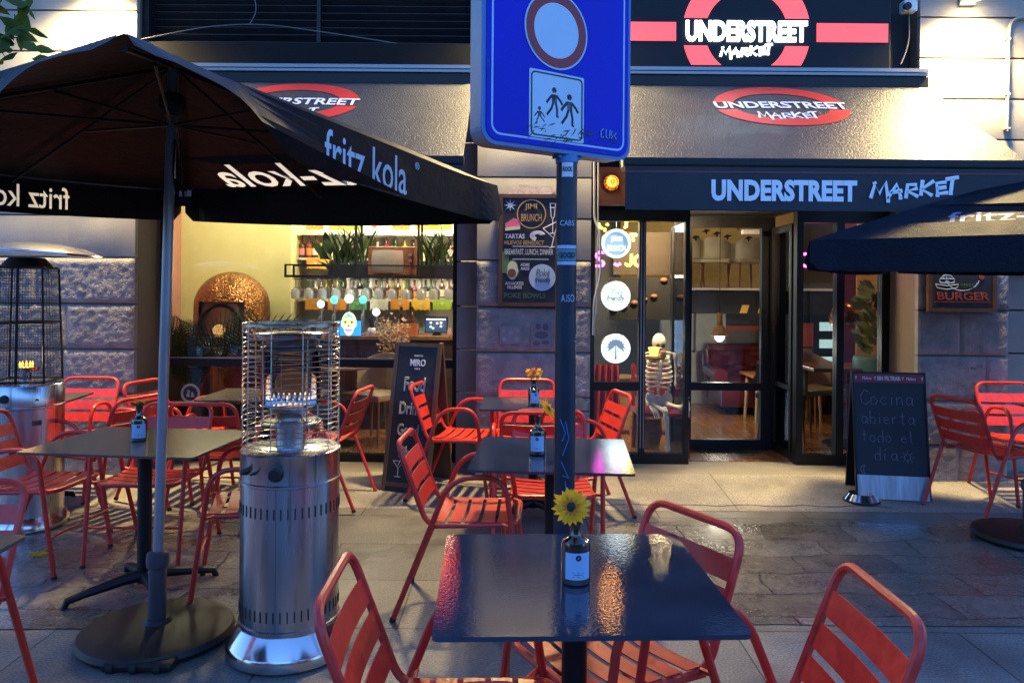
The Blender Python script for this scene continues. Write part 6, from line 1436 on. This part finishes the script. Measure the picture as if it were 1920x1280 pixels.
# dining room: sofa, pendant, tables, loft with white chairs
SX, SY = 3.0, 9.15
M_lth = mat('oxblood_leather', (.08, .008, .007), .32, var=.2, coat=.3)
t = thing('sofa', 'buttoned oxblood leather sofa at the back of the dining room', 'sofa', (SX, SY, FL))
MB().box((0, 0, .24), (1.2, .75, .30), bev=.04).build('seat', M_lth, t, True); bk = MB(); n_ = 40; mr = 12; vs = []
for j in range(mr+1):
    for i in range(n_+1):
        u, v_ = i/n_, j/mr; bt = .022*(math.cos(u*n_*.5+(j//3 % 2)*PI)*math.cos(v_*mr*1.05)); vs.append((-.62+1.24*u, .18-.06*math.sin(v_*PI)-bt, .38+.36*v_))
o_ = len(vs); 
bk.add(vs, [(j*(n_+1)+i, j*(n_+1)+i+1, (j+1)*(n_+1)+i+1, (j+1)*(n_+1)+i) for j in range(mr) for i in range(n_)]); bk.box((0, .30, .42), (1.24, .16, .62), bev=.05); bk.tube([(-.62, .17, .74), (.62, .17, .74)], .05, 10); bk.build('backrest', M_lth, t, True)
for a in (-1, 1): MB().tube([(a*.6, -.36, .45), (a*.6, .2, .47), (a*.6, .25, .70)], .085, 12).build('armrest', M_lth, t, True)
t = thing('coffee_table', 'low dark table in front of the leather sofa', 'table', (3.0, 8.5, FL)); MB().box((0, 0, .50), (.8, .5, .03), bev=.006).build('tabletop', M_wd, t)
for a in (-1, 1):
    for c in (-1, 1): MB().cyl((a*.35, c*.2, 0), (a*.33, c*.18, .485), .018, n=8).build('leg', M_beige, t)
pl = PX(1349, 632, 8.3); t = thing('pendant_lamp', 'wooden pendant lamp with rough bowl shade and glowing bulb in the dining room', 'pendant lamp', (pl.x, 8.3, pl.z)); t.scale = (.58, .58, .62); M_raff = mat('raffia', (.30, .16, .06), .8, var=.5, bump=.9, bscale=80)
MB().lathe([(.14, .02), (.15, .03), (.145, .08), (.10, .17), (.055, .21), (.05, .38), (.055, .42), (.001, .42)], (0, 0, 0), 24).build('shade', M_raff, t, True); MB().ball((0, 0, .01), .085, 16).build('bulb', glow('pendant_bulb', (1, .97, .85), 10), t, True); MB().cyl((0, 0, .42), (0, 0, (2.98-pl.z-.02)/.62), .006, n=6).build('cord', M_black, t)
lamp('POINT', 'lamp_light', t, (0, 0, -.12), 16, (1, .95, .80), .08)
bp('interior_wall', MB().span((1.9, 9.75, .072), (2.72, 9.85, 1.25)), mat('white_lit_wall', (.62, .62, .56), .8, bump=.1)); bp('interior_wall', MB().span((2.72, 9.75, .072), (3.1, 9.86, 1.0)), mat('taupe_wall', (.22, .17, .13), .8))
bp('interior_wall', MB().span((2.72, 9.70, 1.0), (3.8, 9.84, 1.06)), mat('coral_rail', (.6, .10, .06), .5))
lf = thing('loft', 'dark loft edge with amber stripes above the pendant lamp, white chairs stored on it', 'loft', (2.6, 8.6, 0))
MB().span((-1.2, 0, 1.24), (1.1, 1.3, 1.50)).build('beam', M_dark, lf); MB().span((-1.2, -.02, 1.505), (1.1, 1.3, 1.53)).build('loft_floor', M_shelfm, lf)
mb = MB()
for i in range(4): mb.prism([(0, 0), (.08, 0), (.11, .09), (.03, .09)], (-.05+.2*i, -.003, 1.25), FX, FZ, -.002)
mb.build('amber_stripe', mat('amber_paint', (.6, .32, .05), .6), lf)
MB().span((-1.2, 1.32, 1.53), (1.1, 1.36, 2.9)).build('back_panel', mat('ochre_wall', (.36, .27, .12), .85), lf)
M_offw = mat('offwhite_plastic', (.36, .35, .27), .5)
for i, (x, rz, lab) in enumerate(((2.02, .4, 'off white stored chair at the left of the loft'), (2.36, -.3, 'off white stored chair in the middle of the loft'), (2.72, .2, 'off white stored chair at the right of the loft'))):
    g2 = lounge_chair(x, 8.95, rz, lab, M_offw, 'chairs stored on the loft'); g2.location.z = 1.531; g2.scale = (.75, .75, .72)
t = thing('bird_garland', 'dark bird silhouettes strung over the loft', 'garland', (2.3, 8.7, 2.2)); 
for i in range(7):
    x, z = -.35+.12*i, .05-.16*abs(math.sin(i*1.3)); MB().prism([(-.05, -.01), (0, .03), (.06, .015), (.02, -.005), (.01, -.04), (-.01, -.005)], (x, 0, z), FX, FZ, -.004).build('bird', M_black, t)
MB().tube([(-.4, .01, .12), (0, .01, .08), (.4, .01, .12)], .003, 4).build('string', M_black, t)
# right part of the dining room
lounge_chair(2.62, 7.45, math.radians(160), 'dark padded chair just inside the folded door leaf', mat('dark_upholstery', (.04, .035, .035), .7)); lounge_chair(3.05, 7.75, math.radians(200), 'beige padded chair at the table behind the entrance glazing', M_beige)
t = thing('dining_table', 'dark dining table behind the right entrance glazing', 'table', (3.15, 7.15, FL)); MB().box((0, 0, .72), (.9, .6, .035), bev=.006).build('tabletop', M_wd, t); MB().lathe([(.24, 0), (.24, .015), (.03, .05), (.03, .70)], (0, 0, 0), 18).build('pedestal', M_black, t, True)
t = thing('display_fridge', 'glass display fridge glowing cool white in the dining room', 'fridge', (3.70, 8.9, FL)); MB().box((0, .25, .72), (.36, .40, 1.42), bev=.01).build('body', M_dark, t)
for z in (.62, .82, 1.02, 1.22): MB().box((0, .03, z), (.24, .01, .10)).build('lit_shelf', glow('fridge_glow', (.45, .72, .75), .55), t)
t = thing('coral_counter', 'wooden counter with coral band in the dining room', 'counter', (3.45, 8.9, FL)); MB().box((-.15, .3, .38), (.55, .4, .76), bev=.005).build('body', M_oak, t); MB().box((-.15, .08, .92), (.56, .04, .28), bev=.004).build('coral_band', mat('coral_panel', (.55, .10, .06), .5), t)
t = thing('plum_column', 'plum painted column behind the entrance glazing', 'column', (3.55, 8.2, FL)); MB().box((0, 0, 1.45), (.17, .17, 2.9), bev=.004).build('shaft', mat('plum_paint', (.16, .03, .10), .6), t)
t = thing('wall_panel', 'warm wooden wall panel with small lit window on the right of the dining room', 'panel', (4.35, 8.6, FL)); MB().box((0, 0, 1.45), (1.0, .05, 2.9)).build('panel', mat('warm_panel', (.48, .25, .11), .7, var=.15, stretch=(1, 1, 4)), t); MB().box((.0, -.03, 1.95), (.24, .02, .55)).build('lit_pane', glow('pale_window', (.9, .85, .6), .5), t)
mb = MB(); 
for i in range(130):
    a = random.uniform(0, 6.28); z = random.uniform(.9, 1.45); rr = .16*(1-abs(z-1.15)/.6); c = V((rr*math.cos(a)*random.random(), rr*math.sin(a)*.6, z)); d = V((math.cos(a), math.sin(a)*.5, random.uniform(-.2, .8))).normalized()*.14; s2 = d.orthogonal()*.28; mb.add([c, c+d*.5+s2, c+d, c+d*.5-s2], [(0, 1, 2, 3)])
t = thing('leafy_plant', 'big dark green leafy plant on a teal stand behind the entrance glazing', 'plant', (3.30, 6.95, FL)); mb.build('foliage', M_plant2, t); MB().lathe([(.001, 0), (.14, 0), (.20, .80), (.19, .84), (.001, .82)], (0, 0, 0), 20).build('stand', mat('teal_paint', (.01, .09, .11), .5), t, True)
t = thing('info_poster', 'pale poster with small text behind the right entrance glazing', 'poster', (3.22, 6.47, 1.66)); MB().box((0, 0, 0), (.16, .006, .62)).build('sheet', mat('poster_grey', (.30, .28, .25), .8), t); mb = MB(); mb.box((-.02, -.005, .20), (.06, .002, .09))
for i in range(9): mb.box((0, -.005, .10-.03*i), (.12-.01*(i % 3), .002, .008))
mb.build('print', M_chalk, t)
t = thing('copper_kettle', 'round copper lampshade hanging over the dining table', 'lampshade', (3.42*.93, 7.35, 1.24)); MB().lathe([(.13, -.06), (.14, .02), (.10, .11), (.03, .15), (.001, .15)], (0, 0, 0), 24).build('shade', mat('copper', (.42, .13, .05), .25, 1), t, True); MB().cyl((0, 0, .15), (0, 0, 1.73), .004, n=6).build('cord', M_black, t)
DL = 'unseen lamp over the dining room, placed above the door head'
downlight(1.27, 6.46, 2.36, 190, (1, .72, .40), DL, 'dining room ceiling lamps'); downlight(2.5, 7.6, 2.98, 11, (1, .72, .42), DL, 'dining room ceiling lamps'); downlight(4.1, 7.8, 2.98, 20, (1, .70, .40), DL, 'dining room ceiling lamps'); downlight(2.3, 9.4, 2.98, 7, (1, .80, .5), DL, 'dining room ceiling lamps')  # the first is added, hung low before the skeleton to brighten its bones
scene.cycles.use_denoising = True
scene.cycles.max_bounces = 8; scene.cycles.transparent_max_bounces = 24; scene.cycles.sample_clamp_indirect = 6.0
scene.cycles.caustics_reflective = False; scene.cycles.caustics_refractive = False
